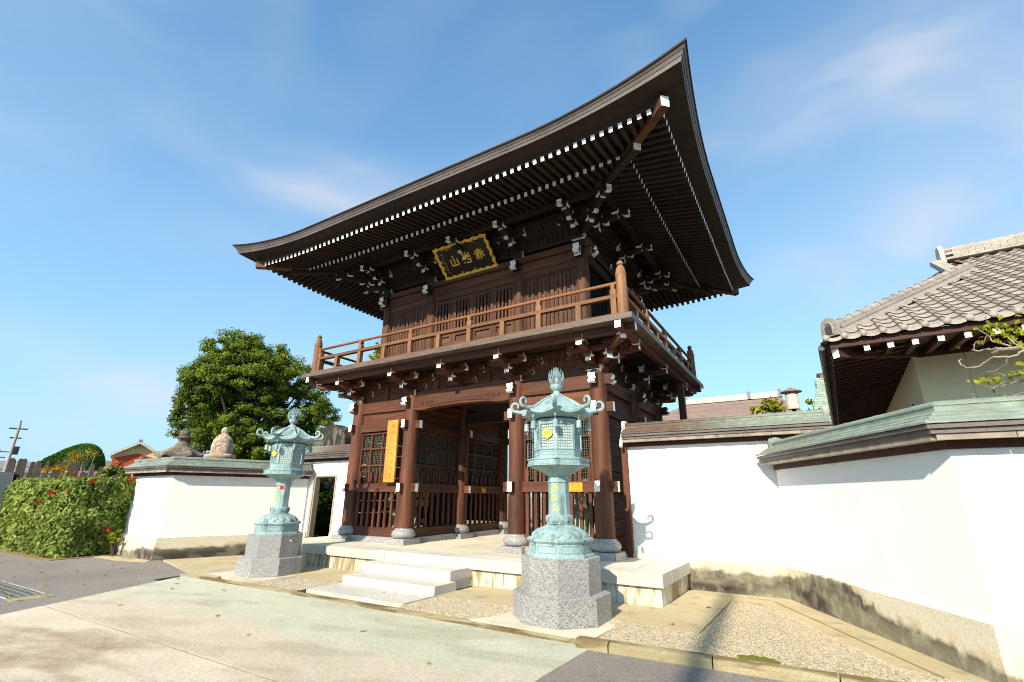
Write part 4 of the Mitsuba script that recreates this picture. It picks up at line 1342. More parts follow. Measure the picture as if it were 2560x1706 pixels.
def pebbles(g, n, r0, r1, z):
    x0, y0, x1, y1 = g.bounds
    P = rng.uniform((x0, y0), (x1, y1), (n * 3, 2))
    import shapely
    P = P[shapely.contains_xy(g, P[:, 0], P[:, 1])][:n]
    k = len(P)
    s = rng.uniform(r0, r1, (k, 1, 1)) * rng.uniform(.6, 1.2, (k, 1, 3)) * np.array([1, 1, .6])
    a = rng.uniform(0, 6.28, k)
    ca, sa = np.cos(a)[:, None], np.sin(a)[:, None]
    v = iv[None] * s * (1 + .25 * rng.uniform(-1, 1, (k, 12, 1)))
    v = np.stack([v[..., 0] * ca - v[..., 1] * sa, v[..., 0] * sa + v[..., 1] * ca, v[..., 2]], -1)
    v += np.concatenate([P, np.full((k, 1), z)], 1)[:, None]
    v[..., 2] += rng.uniform(0, .008, (k, 1))
    f = if_[None] + (np.arange(k) * 12)[:, None, None]
    return v.reshape(-1, 3), f.reshape(-1, 3), np.repeat((rng.random(k) < .38) * 1.0, 12), np.repeat(rng.random(k), 12)


m = M()
for nm, n, r0, r1 in (('left', 5000, .010, .020), ('mid', 4500, .010, .021), ('right', 30000, .006, .0125)):
    v, f, w, r = pebbles(gpoly[nm], n, r0, r1, .010)
    m.add(v, f, w, r)
m.build('pebbles', 'pebble')
stuff('pebbles', 'loose tan and grey pebbles covering the gravel beds', 'gravel')

# ---- stone platform and steps
pf = thing('stone_platform', 'low pale granite platform carrying the gate with stained side panels', 'platform')
PX0, PX1, PY0, PY1 = -11.6, -2.05, 7.575, 14.4
cut = [PX0, -9.45, -7.59, -5.73, -3.87, PX1]
for a, b in zip(cut[:-1], cut[1:]):
    M().box(((a + b) / 2, PY0 + .26, PT - .09), (b - a - .008, .52, .18)).build(pf + '__edge_stone', 'granite_pale')
for a, b in zip((8.10, 9.55, 11.2, 12.8), (9.55, 11.2, 12.8, 14.4)):
    M().box((PX1 - .26, (a + b) / 2, PT - .092), (.52, b - a - .008, .176)).build(pf + '__edge_stone', 'granite_pale')
cut = [PX0 + .05, -9.6, -8.0, -6.4, -4.8, -3.6, -2.79, PX1 - .05]
for a, b in zip(cut[:-1], cut[1:]):
    M().box(((a + b) / 2, PY0 + .20, .14), (b - a - .01, .26, .28)).build(pf + '__side_panel', 'stained_stone')
for a, b in zip((7.91, 8.6, 9.5), (8.6, 9.5, 10.5)):
    M().box((PX1 - .19, (a + b) / 2, .14), (.26, b - a - .01, .279)).build(pf + '__side_panel', 'stained_stone')
ys = [8.10, 8.95, 9.85, 10.75, 11.65, 12.55, 13.4, 14.4]
xs = [PX0, -10.6, -9.4, -8.2, -7.0, -5.8, -4.6, -3.4, PX1 - .525]
for y0, y1 in zip(ys[:-1], ys[1:]):
    for x0, x1 in zip(xs[:-1], xs[1:]):
        M().box(((x0 + x1) / 2, (y0 + y1) / 2, PT - .05 - .002), (x1 - x0 - .007, y1 - y0 - .007, .1)).build(pf + '__paving_slab', 'paver')
M().box(((PX0 + PX1) / 2, (PY0 + PY1) / 2 + .2, .17), (PX1 - PX0 - .7, PY1 - PY0 - .8, .36)).build(pf + '__core', 'soil')
st = thing('stone_steps', 'two pale granite steps up to the platform in front of the gate', 'steps')
for x0, x1, y0, y1, z in ((-7.48, -5.345, 6.48, 7.04, .153), (-7.60, -5.47, 7.025, 7.76, .306)):
    m = M()
    m.box(((x0 + x1) / 2, (y0 + y1) / 2, z - .077), (x1 - x0, y1 - y0, .154))
    m.build(st + '__step', 'granite_pale')
M().box((-6.535, 7.39, .075), (2.1, .70, .15)).build(st + '__base_block', 'granite_pale')


# ================================================================== LANTERNS
def bronze_lantern(cx, cy, label, chars):
    k = thing('bronze_lantern', label, 'lantern', 'bronze temple lanterns on granite pedestals')
    c0 = np.array([cx, cy, 0.0])
    PH8 = math.pi / 8

    def o8(prof, name, bsdf='patina_bronze', smooth=False, owner=None):
        return M().lathe(prof, c0, 8, PH8, flat=True).build(f'{owner or k}__{name}', bsdf, smooth)
    o8([(.585, 0.01), (.60, .02), (.60, .322), (.592, .33)], 'pedestal_block', 'granite')
    o8([(.492, .33), (.492, .752), (.485, .76)], 'pedestal_block', 'granite')
    o8([(.425, .76), (.425, .775), (.405, .80), (.392, .805), (.392, .925), (.402, .93), (.425, .955), (.425, .978), (.40, .988)], 'base')
    for j in range(8):                                        # recessed cartouche on every side of the base
        a = j * math.pi / 4
        o, e = np.array([math.cos(a), math.sin(a), 0]), np.array([-math.sin(a), math.cos(a), 0])
        m = M()
        q = [(-.125, -.045), (.125, -.045), (.135, 0), (.125, .042), (.09, .050), (.06, .040), (-.06, .040), (-.09, .050), (-.125, .042), (-.135, 0), (-.125, -.045)]
        P = [c0 + o * .394 + e * u + EZ * (.866 + v) for u, v in q]
        m.tube(P, .009, 5)
        m.build(k + '__base_moulding', 'patina_bronze', 40)
    m = M()                                                      # lotus cushion: two rows of petals over a dome
    m.lathe([(.385, .985), (.37, 1.03), (.31, 1.075), (.235, 1.11), (.20, 1.145), (.18, 1.15)], c0, 32)
    m.build(k + '__lotus_dome', 'patina_bronze', 60)

    def petal(a, pts, w, name):
        o, e = np.array([math.cos(a), math.sin(a), 0]), np.array([-math.sin(a), math.cos(a), 0])
        rings = []
        n = len(pts)
        for i, (r, z) in enumerate(pts):
            t = i / (n - 1)
            ww = w * (math.sin(math.pi * (.22 + .78 * t)) ** .6 if t < 1 else .05) * (r / pts[0][0]) ** .4
            rings.append([c0 + o * (r + .012 * (1 - u * u)) + e * (u * ww) + EZ * (z + .010 * (1 - u * u)) for u in np.linspace(-1, 1, 7)])
        M().loft(rings).build(f'{k}__{name}', 'patina_bronze', 60)
    for j in range(16):
        petal(j * math.pi / 8, [(.225, 1.118), (.27, 1.095), (.32, 1.072), (.365, 1.035), (.385, 1.0)], .062, 'lotus_petal')
    m = M().lathe([(.165, 1.15), (.178, 1.16), (.162, 1.185), (.172, 1.225), (.178, 1.262), (.165, 1.276), (.145, 1.28)], c0, 24)
    m.build(k + '__lotus_ring', 'patina_bronze', 50)
    for j in range(8):
        a = j * math.pi / 4
        petal(a, [(.166, 1.165), (.176, 1.19), (.182, 1.215), (.184, 1.24), (.186, 1.262)], .058, 'lotus_petal')
    o8([(.141, 1.27), (.134, 1.40), (.134, 1.705), (.147, 1.71), (.147, 1.728), (.141, 1.733), (.141, 1.80)], 'shaft')
    m = M()
    prof = np.array([(.150, 1.79), (.18, 1.815), (.25, 1.855), (.33, 1.895), (.40, 1.925)])
    n = 64
    a = np.arange(n) * 2 * np.pi / n
    m.loft([np.stack([cx + r * (1 + .028 * np.abs(np.sin(a * 8))) * np.cos(a), cy + r * (1 + .028 * np.abs(np.sin(a * 8))) * np.sin(a), np.full(n, z)], 1) for r, z in prof], closed=True)
    m.build(k + '__lotus_bowl', 'patina_bronze', 40)
    o8([(.38, 1.922), (.415, 1.93), (.415, 1.945), (.402, 1.95), (.402, 2.005), (.415, 2.01), (.415, 2.025), (.37, 2.032), (.330, 2.036)], 'gallery')
    for j in range(8):
        a = j * math.pi / 4
        o, e = np.array([math.cos(a), math.sin(a), 0]), np.array([-math.sin(a), math.cos(a), 0])
        m = M()
        for s in (-1, 1):                                     # cloud scrolls in low relief
            for u in (.035, .085, .125):
                t = np.linspace(0, 4.6, 12)
                m.tube([c0 + o * .404 + e * (s * u + .016 * q / 4.6 * math.cos(q)) + EZ * (1.977 + .014 * q / 4.6 * math.sin(q)) for q in t], .0045, 4)
        m.box(c0 + o * .403 + EZ * 1.955, (.012, .27, .006), R=np.array([o, e, EZ]))
        m.build(k + '__cloud_relief', 'patina_bronze', 40)
    fb = o8([(.325, 2.034), (.325, 2.046), (.308, 2.052), (.308, 2.14), (.322, 2.148), (.322, 2.16)], 'fire_box')
    o8([(.291, 2.155), (.291, 2.54)], 'lamp_paper', 'lattice_paper')
    o8([(.31, 2.50), (.318, 2.505), (.318, 2.575), (.27, 2.60)], 'fire_box_rim')
    ap = .300
    hw = ap * math.tan(PH8)
    for j in range(8):
        a = j * math.pi / 4
        o, e = np.array([math.cos(a), math.sin(a), 0]), np.array([-math.sin(a), math.cos(a), 0])
        R = np.array([o, e, EZ])
        m = M()
        nx, nz = 6, 9
        for i in range(nx + 1):
            u = -hw + .022 + (2 * hw - .044) * i / nx
            m.box(c0 + o * ap + e * u + EZ * 2.33, (.011, .0105, .352), R=R)
        for i in range(nz + 1):
            m.box(c0 + o * (ap + .001) + EZ * (2.158 + .345 * i / nz), (.0095, 2 * hw - .04, .0095), R=R)
        m.build(k + '__lattice_panel', 'patina_bronze')
        b = a + PH8
        rr = ap / math.cos(PH8)
        M().box(c0 + np.array([math.cos(b), math.sin(b), 0]) * rr + EZ * 2.33, (.034, .036, .356), R=np.array([[math.cos(b), math.sin(b), 0], [-math.sin(b), math.cos(b), 0], EZ])).build(k + '__corner_post', 'patina_bronze')
        m = M()
        q = [(-.10, 2.075), (.10, 2.075), (.105, 2.10), (.095, 2.128), (.06, 2.118), (-.06, 2.118), (-.095, 2.128), (-.105, 2.10), (-.10, 2.075)]
        m.tube([c0 + o * .309 + e * u + EZ * z for u, z in q], .0045, 4)
        m.build(k + '__panel_moulding', 'patina_bronze')
    # crest on the front face: three leaves under three flower spikes
    m = M()
    o, e = np.array([0, -1.0, 0]), np.array([1.0, 0, 0])
    cc = c0 + o * (ap + .022) + EZ * 2.36
    leaf = lambda x, y, r, sx=1.0: Point(x, y).buffer(r)
    blob = unary_union([Point(-.042, -.012).buffer(.030), Point(-.062, .004).buffer(.020), Point(.042, -.012).buffer(.030), Point(.062, .004).buffer(.020), Point(0, -.022).buffer(.032), Point(0, -.052).buffer(.018), Point(-.03, -.035).buffer(.018), Point(.03, -.035).buffer(.018)])
    spikes = unary_union([LineString([(x * .5, .01), (x, h)]).buffer(.007) for x, h in ((-.04, .056), (0, .07), (.04, .056))] + [Point(x, y).buffer(.0105) for x, y in ((0, .07), (-.012, .05), (.012, .05), (0, .03), (-.04, .056), (-.052, .036), (-.03, .034), (.04, .056), (.052, .036), (.03, .034))])
    m.poly(unary_union([blob, spikes]).simplify(.002), cc, e, EZ, .012)
    m.build(k + '__crest', 'gold', 30)
    for j, nm in enumerate(chars):
        M().poly(kanji(nm, .085, .0105), c0 + o * .1345 + EZ * (1.625 - j * .125) + e * -.005, e, EZ, .006).build(k + '__character', 'gold')
    # roof: eight concave panels, ribs that end in curls, soffit
    n = 10

    def ro(a, t):                                            # a: angle within the octagon, t: 0 at the top, 1 at the eave
        corner = abs(((a - PH8) / (math.pi / 4)) % 1.0 - .5) * 2     # 1 on a rib, 0 mid-panel
        r8 = .54 * math.cos(PH8) / max(.2, math.cos(((a + PH8) % (math.pi / 4)) - PH8))
        r = .085 + (r8 - .085) * (t ** .92)
        z = float(np.interp(t, [0, .12, .3, .5, .7, .85, 1], [2.94, 2.915, 2.872, 2.808, 2.737, 2.695, 2.672])) + .055 * max(0, t - .45) ** 2 * corner ** 2 / .3
        return c0 + np.array([r * math.cos(a), r * math.sin(a), z])
    A = np.linspace(0, 2 * np.pi, 97)[:-1]
    rf = M()
    top = [[ro(a, t) for a in A] for t in np.linspace(0, 1, 12)]
    edge = [p - EZ * .035 for p in top[-1]]
    inn = [c0 + (p - c0) * np.array([.62, .62, 1]) * 1.0 for p in edge]
    inn = [np.array([p[0], p[1], 2.60]) for p in inn]
    rf.loft(top[::-1], closed=True)
    rf.loft([top[-1], edge, inn][::-1], closed=True)
    rfk = rf.build(k + '__roof', 'patina_bronze', 35)
    for j in range(8):
        a = j * math.pi / 4 + PH8
        o = np.array([math.cos(a), math.sin(a), 0])
        P = [ro(a, t) + EZ * .012 for t in np.linspace(0.02, .97, 9)]
        M().tube(P, np.linspace(.014, .022, 9), 8).build(rfk + '__rib', 'patina_bronze', 50)
        b = ro(a, 1.0) - EZ * .012
        Q = [b - o * .03, b + o * .03 - EZ * .0, b + o * .07 + EZ * .012]
        cc2 = b + o * .078 + EZ * .088                      # the curl winds back over itself
        for q in np.linspace(-1.35, 3.9, 17):
            r = .076 * (1 - .115 * (q + 1.35))
            Q.append(cc2 + o * (r * math.cos(q)) + EZ * (r * math.sin(q)))
        nq = len(Q)
        rad = np.concatenate([np.linspace(.030, .024, 6), np.linspace(.024, .013, nq - 6)])
        M().tube(Q, rad, 10).build(rfk + '__curl', 'patina_bronze', 50)
        # wind bell under each corner
        bl = f'{k}__wind_bell'
        h = c0 + o * .455 + EZ * 2.60
        m = M()
        m.lathe([(.014, -.005), (.014, .03)], h, 8)
        m.tube([h - EZ * .003, h - EZ * .06], .0035, 5)
        m.lathe([(.040, -.165), (.036, -.15), (.034, -.085), (.030, -.065), (.014, -.055), (.006, -.052)], h, 14)
        m.tube([h - EZ * .15, h - EZ * .19], .003, 4)
        m.hexa([h + np.array([i * .003, jj * .022, -.205 - kk * .012]) for i in (-1, 1) for jj in (-1, 1) for kk in (1, -1)])
        m.build(bl, 'patina_bronze', 45)
    m = M().lathe([(.16, 2.90), (.155, 2.915), (.11, 2.93), (.105, 2.955), (.085, 2.985), (.050, 3.00), (.045, 3.025), (.062, 3.04), (.082, 3.06), (.092, 3.085), (.095, 3.125), (.088, 3.13), (.06, 3.12)], c0, 24)
    m.build(k + '__finial_base', 'patina_bronze', 40)
    M().lathe([(.0, 3.13), (.035, 3.135), (.052, 3.165), (.055, 3.195), (.046, 3.23), (.025, 3.255), (.006, 3.27)], c0, 20).build(k + '__jewel', 'patina_bronze', 60)
    for d in range(4):                                        # flames round the jewel
        a = d * math.pi / 2 + PH8 * 3
        o, e = np.array([math.cos(a), math.sin(a), 0]), np.array([-math.sin(a), math.cos(a), 0])
        m = M()
        for s in (-1, 1):
            for i, (r0, z0, r1, z1) in enumerate(((.085, 3.12, .120, 3.22), (.085, 3.14, .125, 3.27), (.080, 3.17, .118, 3.31), (.072, 3.20, .098, 3.345), (.060, 3.23, .070, 3.375), (.045, 3.26, .035, 3.40))):
                t = np.linspace(0, 1, 7)
                b = a + s * (.08 + .10 * i)
                oo = np.array([math.cos(b), math.sin(b), 0])
                m.tube([c0 + oo * (r0 + (r1 - r0) * math.sin(q * 2.2) / .81 * (1 if q < .8 else .97)) + EZ * (z0 + (z1 - z0) * q) for q in t], np.linspace(.0085, .003, 7), 5)
        m.build(k + '__flame', 'patina_bronze', 50)
    return k, c0


bronze_lantern(-3.09, 6.37, 'green bronze lantern in front of the gate on the right, nearest the camera', ('aka', 'iwa', 'yama'))
_, LC = bronze_lantern(-9.72, 6.56, 'green bronze lantern on the left with a small red sticker on its shaft', ('hikari', 'on', 'tera'))
stk = thing('red_sticker', 'small red sticker on the shaft of the left bronze lantern', 'sticker')
o = unit(np.array([1.0, -1.0, 0]))
M().box(LC + o * .136 + EZ * 1.665, (.004, .085, .075), R=np.array([o, np.cross(EZ, o), EZ])).build(stk + '__face', 'red_paint')
# plastic bottle on the pedestal of the left lantern
bt = thing('plastic_bottle', 'clear plastic water bottle standing on the pedestal of the left lantern', 'bottle')
bc = LC + np.array([.545, -.02, .332])
M().lathe([(.042, 0), (.045, .01), (.045, .05), (.042, .055), (.045, .06), (.045, .11), (.042, .115), (.045, .12), (.045, .18), (.042, .21), (.022, .265), (.014, .28), (.014, .30)], bc, 18).build(bt + '__body', 'clear_plastic', 40)
M().lathe([(.0, .30), (.0165, .301), (.0165, .325), (.0, .326)], bc, 14).build(bt + '__cap', 'white_paint', 40)


# ================================================================== WALLS
def wall_profile_parts(k, path, side, zb, zt, roof0, y_end=(0, 0), fascia='wood_red_x'):
    """Base, plaster, fascia and a small copper roof swept along path; offsets grow towards the viewer."""
    sweep(path, [(-.14, -.03), (.09, -.03), (.075, zb), (-.14, zb)], side).build(k + '__concrete_base', 'wall_base_concrete')
    sweep(path, [(-.12, zb), (.0, zb), (.0, zt), (-.12, zt)], side).build(k + '__plaster_face', 'plaster')
    sweep(path, [(-.12, zt), (.035, zt), (.035, zt + .085), (-.12, zt + .085)], side).build(k + '__wall_plate', 'hall_timber')
    z = zt + .075
    P = np.asarray(path, float)
    L = np.linalg.norm(np.diff(P, axis=0), axis=1).sum()
    # pale boards closing the eave, cut in lengths
    d = np.diff(P, axis=0)
    acc = 0.0
    for i in range(len(P) - 1):
        Ls = np.linalg.norm(d[i])
        u = d[i] / Ls
        nrm = np.array([-u[1], u[0]]) * side
        nb = max(1, int(round(Ls / .42)))
        for q in range(nb):
            a, b = P[i] + u * Ls * q / nb, P[i] + u * (Ls * (q + 1) / nb - .006)
            if q == nb - 1 and i < len(P) - 2:
                b = b + u * .12
            if q == 0 and i > 0:
                a = a - u * .12
            sweep([a, b], [(.04, z + .008), (.235, z - .005), (.235, z + .050), (.04, z + .06)], side, r=rng.random()).build(k + '__eave_board', 'eave_board')
    for o0, o1, z0, z1 in ((.05, .255, z + .052, z + .098), (.05, .285, z + .099, z + .142)):
        sweep(path, [(o0, z0 + .01), (o1, z0), (o1, z1), (o0, z1 + .0)], side).build(k + '__eave_fascia', 'eave_sheet')
    zz = z + .142
    for o0, o1, h0, h1 in ((.305, .19, .0, .052), (.215, .125, .046, .092), (.15, .05, .088, .138)):
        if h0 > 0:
            sweep(path, [(o0 - .006, zz + h0 - .014), (o0 + .004, zz + h0 - .012), (o0 + .004, zz + h0 + .006), (o0 - .006, zz + h0 + .006)], side).build(k + '__course_shadow', 'void_dark')  # dark strip standing in for the shadow gap between courses
        sweep(path, [(o0, zz + h0 + .004), (o0, zz + h0 + .026), (o1, zz + h1 + .020), (o1 - .03, zz + h1 + .004)], side).build(k + '__copper_course', 'copper_roof')
    # back slope, hidden from the front
    sweep(path, [(-.42, z + .05), (-.42, zz + .02), (-.06, zz + .16), (-.06, z + .05)], side).build(k + '__back_slope', 'copper_roof')
    zr = zz + .135
    a = np.linspace(0, np.pi, 9)
    q = [(-.085, zr - .03), (.075, zr - .03), (.075, zr + .055)] + [(-.005 + .095 * math.cos(t), zr + .062 + .055 * math.sin(t)) for t in a] + [(-.085, zr + .055)]
    sweep(path, q, side).build(k + '__ridge_cap', 'copper_roof', 40)
    # seams across the ridge cap
    acc = 0
    for i in range(len(P) - 1):
        Ls = np.linalg.norm(d[i])
        u = d[i] / Ls
        for s in np.arange(.35, Ls - .1, .6):
            c = P[i] + u * s
            sweep([c - u * .012, c + u * .012], [(x_ * 1.05, zr + .062 + (y_ - zr - .062) * 1.07) for x_, y_ in q[3:-1]], side).build(k + '__ridge_seam', 'copper_roof', 40)
    return zr


def ridge_end(k, p, u, side, zr, white=True):
    """Upturned end piece on a wall roof, with white painted barge boards."""
    u = np.array([*unit(np.array(u, float)), 0])
    n = np.array([-u[1], u[0], 0]) * side
    c = np.array([p[0], p[1], 0.0])
    m = M()
    q = [(-.10, zr - .02), (.10, zr - .02), (.11, zr + .10), (.085, zr + .155), (0, zr + .175), (-.085, zr + .155), (-.11, zr + .10)]
    m.prism(q, c, n, EZ, .06)
    m.build(k + '__ridge_end', 'white_paint' if white else 'copper_roof', 30)
    if white:
        w = [(.06, zr + .02), (.14, zr - .06), (.20, zr - .15), (.27, zr - .27), (.30, zr - .36), (.255, zr - .385), (.20, zr - .26), (.12, zr - .14), (.05, zr - .08)]
        M().prism(w, c - u * .012, n, EZ, .05).build(k + '__barge_board', 'white_paint', 30)


WY = 9.47
RW0, RW1, RW2, RW3 = (-3.08, WY), (.42, WY), (-.555, 9.50), (1.185, 6.20)
k = thing('plaster_wall', 'white plaster wall with copper roof joining the right side of the gate', 'wall')
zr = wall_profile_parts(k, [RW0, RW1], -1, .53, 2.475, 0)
ridge_end(k, RW0, (1, 0), -1, zr)
ridge_end(k, (RW1[0] - .05, WY), (1, 0), -1, zr, False)
M().box((-3.10, WY - .02, 1.5), (.10, .16, 2.1)).build(k + '__end_post', 'wood_red_z')
k = thing('plaster_wall', 'lower white plaster wall angling forward at the right with green copper roof and stained concrete base', 'wall')
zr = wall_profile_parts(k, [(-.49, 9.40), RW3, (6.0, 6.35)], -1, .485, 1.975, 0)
ridge_end(k, (-.43, 9.28), (.47, -.88), -1, zr, False)
k = thing('plaster_wall', 'white plaster wall with a dark open doorway between the left lantern and the gate', 'wall')
# doorway wall: built in three pieces round the opening
dx0, dx1, dz = -12.62, -11.60, 2.07
for a, b, z0, z1 in ((-13.2, dx0, .53, 2.475), (dx1, -10.42, .53, 2.475), (dx0, dx1, dz, 2.475)):
    M().box(((a + b) / 2, WY + .06, (z0 + z1) / 2), (b - a, .12, z1 - z0)).build(k + '__plaster_face', 'plaster')
for a, b in ((-13.2, dx0), (dx1, -10.42)):
    M().box(((a + b) / 2, WY + .04, .25), (b - a, .2, .56)).build(k + '__concrete_base', 'wall_base_concrete')
for x, z0, z1, w in ((dx0 + .03, .4, dz, .06), (dx0 + .11, .4, dz - .03, .05), (dx1 - .02, .4, dz, .04)):
    M().box((x, WY + .05, (z0 + z1) / 2), (w, .16, z1 - z0)).build(k + '__door_jamb', 'bark_pale')
M().box(((dx0 + dx1) / 2, WY + .05, dz - .02), (dx1 - dx0 - .1, .15, .045)).build(k + '__door_head', 'bark_pale')
zb_ = 2.475
path = [(-13.3, WY), (-10.42, WY)]
sweep(path, [(-.12, zb_), (.035, zb_), (.035, zb_ + .085), (-.12, zb_ + .085)], -1).build(k + '__wall_plate', 'hall_timber')
z = zb_ + .075
for a in np.arange(-13.3, -10.5, .42):
    sweep([(a, WY), (min(a + .414, -10.42), WY)], [(.04, z + .008), (.235, z - .005), (.235, z + .05), (.04, z + .06)], -1, r=rng.random()).build(k + '__eave_board', 'eave_sheet')
for o0, o1, z0, z1 in ((.05, .255, z + .052, z + .098), (.05, .285, z + .099, z + .142)):
    sweep(path, [(o0, z0 + .01), (o1, z0), (o1, z1), (o0, z1)], -1).build(k + '__eave_fascia', 'eave_sheet')
zz = z + .142
for o0, o1, h0, h1 in ((.305, .19, .0, .052), (.215, .125, .046, .092), (.15, .05, .088, .138)):
    sweep(path, [(o0, zz + h0 + .004), (o0, zz + h0 + .026), (o1, zz + h1 + .020), (o1 - .03, zz + h1 + .004)], -1).build(k + '__copper_course', 'copper_roof')
sweep(path, [(-.42, z + .05), (-.42, zz + .02), (-.06, zz + .16), (-.06, z + .05)], -1).build(k + '__back_slope', 'copper_roof')
sweep(path, [(-.085, zz + .10), (.075, zz + .10), (.08, zz + .19), (.04, zz + .235), (-.05, zz + .235), (-.09, zz + .19)], -1).build(k + '__ridge_cap', 'copper_roof')
k = thing('plaster_wall', 'white plaster wall at far left with a corner, green copper roof and stained base beside the hedge', 'wall')
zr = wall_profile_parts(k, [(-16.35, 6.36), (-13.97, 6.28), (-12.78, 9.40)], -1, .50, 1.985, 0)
ridge_end(k, (-15.95, 6.35), (1, -.02), -1, zr, False)
M().box((-16.42, 6.42, 1.15), (.13, .16, 1.8)).build(k + '__end_post', 'bark_pale')


# ================================================================== TILED HALL ON THE RIGHT
hall = thing('temple_hall', 'hall with grey brown tiled hip roof and beige walls behind the right wall', 'building')
E0 = np.array([0.55, 9.78, 4.2])
al = math.radians(-2.5)
hu, hv = np.array([math.cos(al), math.sin(al), 0]), np.array([-math.sin(al), math.cos(al), 0])
SL = 0.55                                                       # pitch of the front slope
HE = (3.11, 4.11)                                               # where the hip meets the gable
sv = unit(hv + EZ * SL)
sn = np.cross(hu, sv)
TW, TL = 0.272, 0.335


def HP_(u, v, h=0.0):
    return E0 + hu * u + hv * v + EZ * (SL * v) + sn * h


rk = f'{hall}__roof'
m = M()
m.add([HP_(0, 0, -.03), HP_(11, 0, -.03), HP_(11, 6.0, -.03), HP_(3.29, 6.0, -.03), HP_(2.95, 4.11, -.03), HP_(*HE, -.03)], [[0, 1, 2], [0, 2, 3], [0, 3, 4], [0, 4, 5]])
top = HP_(3.11, 4.11, -.03)
sl_ = np.array([[0, 0], [0, 12.0], [3.11, 7.9], [3.11, 4.11]])
m.add([HP_(0, 0, -.03), E0 + hv * 22 + EZ * -.03, E0 + hu * 3.11 + hv * 18 + EZ * 2.24, top], [[0, 2, 1], [0, 3, 2]])
m.add([HP_(3.29, 6.0, -.03), HP_(11, 6.0, -.03), E0 + hu * 11 + hv * 12 + EZ * .2, E0 + hu * 3.2 + hv * 12 + EZ * .2], [[0, 1, 2], [0, 2, 3]])
m.build(rk, 'hall_timber')


def tile_mesh(m, u, row, r):
    """One S-shaped pantile, its lower lip standing on the tile below."""
    xs = np.linspace(0, 1, 9)
    prof = np.where(xs < .30, .034 * np.sin(np.clip(xs / .30, 0, 1) * np.pi) ** .8 + .012, .012 - .026 * np.sin((xs - .30) / .70 * np.pi))
    s0, s1 = row * TL - .03, row * TL + TL + .02
    lo, hi, un = [], [], []
    c = math.sqrt(1 + SL * SL)
    for x, h in zip(xs, prof):
        lo.append(HP_(u + x * (TW + .008), s0 / c, h + .030))
        hi.append(HP_(u + x * (TW + .008), s1 / c, h + .004))
        un.append(HP_(u + x * (TW + .008), (s0 + .004) / c, h + .004))
    m.loft([un, lo], r=r, w=np.concatenate([np.full(9, 1.0), np.full(9, .55)]))
    m.loft([lo, hi], r=r, w=np.tile([.75, .1, 0, 0, 0, 0, 0, 0, .45], 2))


rest = M()
cand = []
ncol, nrow = 40, int(6.0 * math.sqrt(1 + SL * SL) / TL)
for row in range(nrow):
    v = row * TL / math.sqrt(1 + SL * SL)
    hipu = HE[0] / HE[1] * (v + .13) if v < HE[1] - .1 else 2.98 + (v - 4.11) * .14
    for c in range(ncol):
        u = .02 + c * TW
        if u < hipu - .05 or u > 10.5:
            continue
        q = HP_(u, v)
        dist = np.linalg.norm(q - CAM)
        seen = u < 2.9 + v * .42
        cand.append((not seen, dist, u, row))
cand.sort()
for i, (_, _, u, row) in enumerate(cand):
    if i < 290 and not _:
        m = M()
        tile_mesh(m, u, row, rng.random())
        m.build(rk + '__roof_tile', 'roof_tile', 50)
    else:
        tile_mesh(rest, u, row, rng.random())
kk = rest.build(rk + '__roof_tiles', 'roof_tile', 50)
labels[kk] = {'kind': 'stuff'}
for c in range(0, 36):                                          # round eave ends
    u = .02 + c * TW + .045
    p = HP_(u, 0, .035) - hv * .045
    m = M()
    V = trimesh.creation.icosphere(2, .058)
    m.add(np.asarray(V.vertices) * (1, .55, 1) + p, V.faces)
    m.build(rk + '__eave_tile_end', 'roof_tile', 60)
    m = M()
    xs = np.linspace(.055, TW + .0, 6)
    a = [HP_(.02 + c * TW + x, 0, .03 - .026 * math.sin((x / TW - .2) / .8 * np.pi)) - hv * .05 for x in xs]
    m.loft([[q - EZ * .05 for q in a], a, [q + hv * .06 + EZ * .03 for q in a]])
    m.build(rk + '__eave_tile', 'roof_tile', 40)
# hip ridge: stacked flat tiles under round cover tiles, each with a raised lip
h0, h1 = HP_(.22, .28, .0), HP_(HE[0], HE[1], .0)
hd_ = unit(h1 - h0)
hl_ = np.linalg.norm(h1 - h0)
hs = unit(np.cross(EZ, hd_))
hn = np.cross(hd_, hs)
nb = int(hl_ / .30)
for k in range(nb):
    a, b = h0 + hd_ * hl_ * k / nb, h0 + hd_ * (hl_ * (k + 1) / nb - .006)
    M().beam(a + hn * .0, b + hd_ * .006 + hn * .0, .27, .085, up=hn).build(rk + '__mortar', 'pole_concrete')
    for j, w in enumerate((.22, .19)):
        o = hd_ * (.15 if j else 0)
        M().beam(a + hn * (.055 + j * .062) + o, b + hn * (.055 + j * .062) + o, w, .052, up=hn).build(rk + '__ridge_tile', 'roof_tile')
    m = M()
    m.tube([a + hn * .175, a + hn * .177 + hd_ * .03, a + hn * .172 + hd_ * .04, b + hn * .170], (.080, .080, .068, .065), 14)
    m.build(rk + '__cover_tile', 'roof_tile', 50)
m = M()                                                         # onigawara end tile
q = [(-.15, -.02), (.15, -.02), (.15, .20), (.11, .30), (0, .345), (-.11, .30), (-.15, .20)]
m.prism(q, HP_(.16, .20, .0) + EZ * .02, hs, EZ, .09)
q2 = [(-.06, .0), (.06, .0), (.06, .15), (.0, .20), (-.06, .15)]
m.build(rk + '__ridge_end_tile', 'roof_tile', 30)
M().tube([HP_(.16, .20) + EZ * .03 + hs * a_ - unit(hu + hv) * .05 + EZ * b_ for a_, b_ in ((-.085, .0), (-.085, .16), (-.05, .215), (0, .235), (.05, .215), (.085, .16), (.085, .0))], .018, 6).build(rk + '__ridge_end_moulding', 'roof_tile', 50)
M().prism(q2, HP_(.16, .20) + EZ * .03 - unit(hu + hv) * .046, hs, EZ, .012).build(rk + '__ridge_end_recess', 'steel_dark')
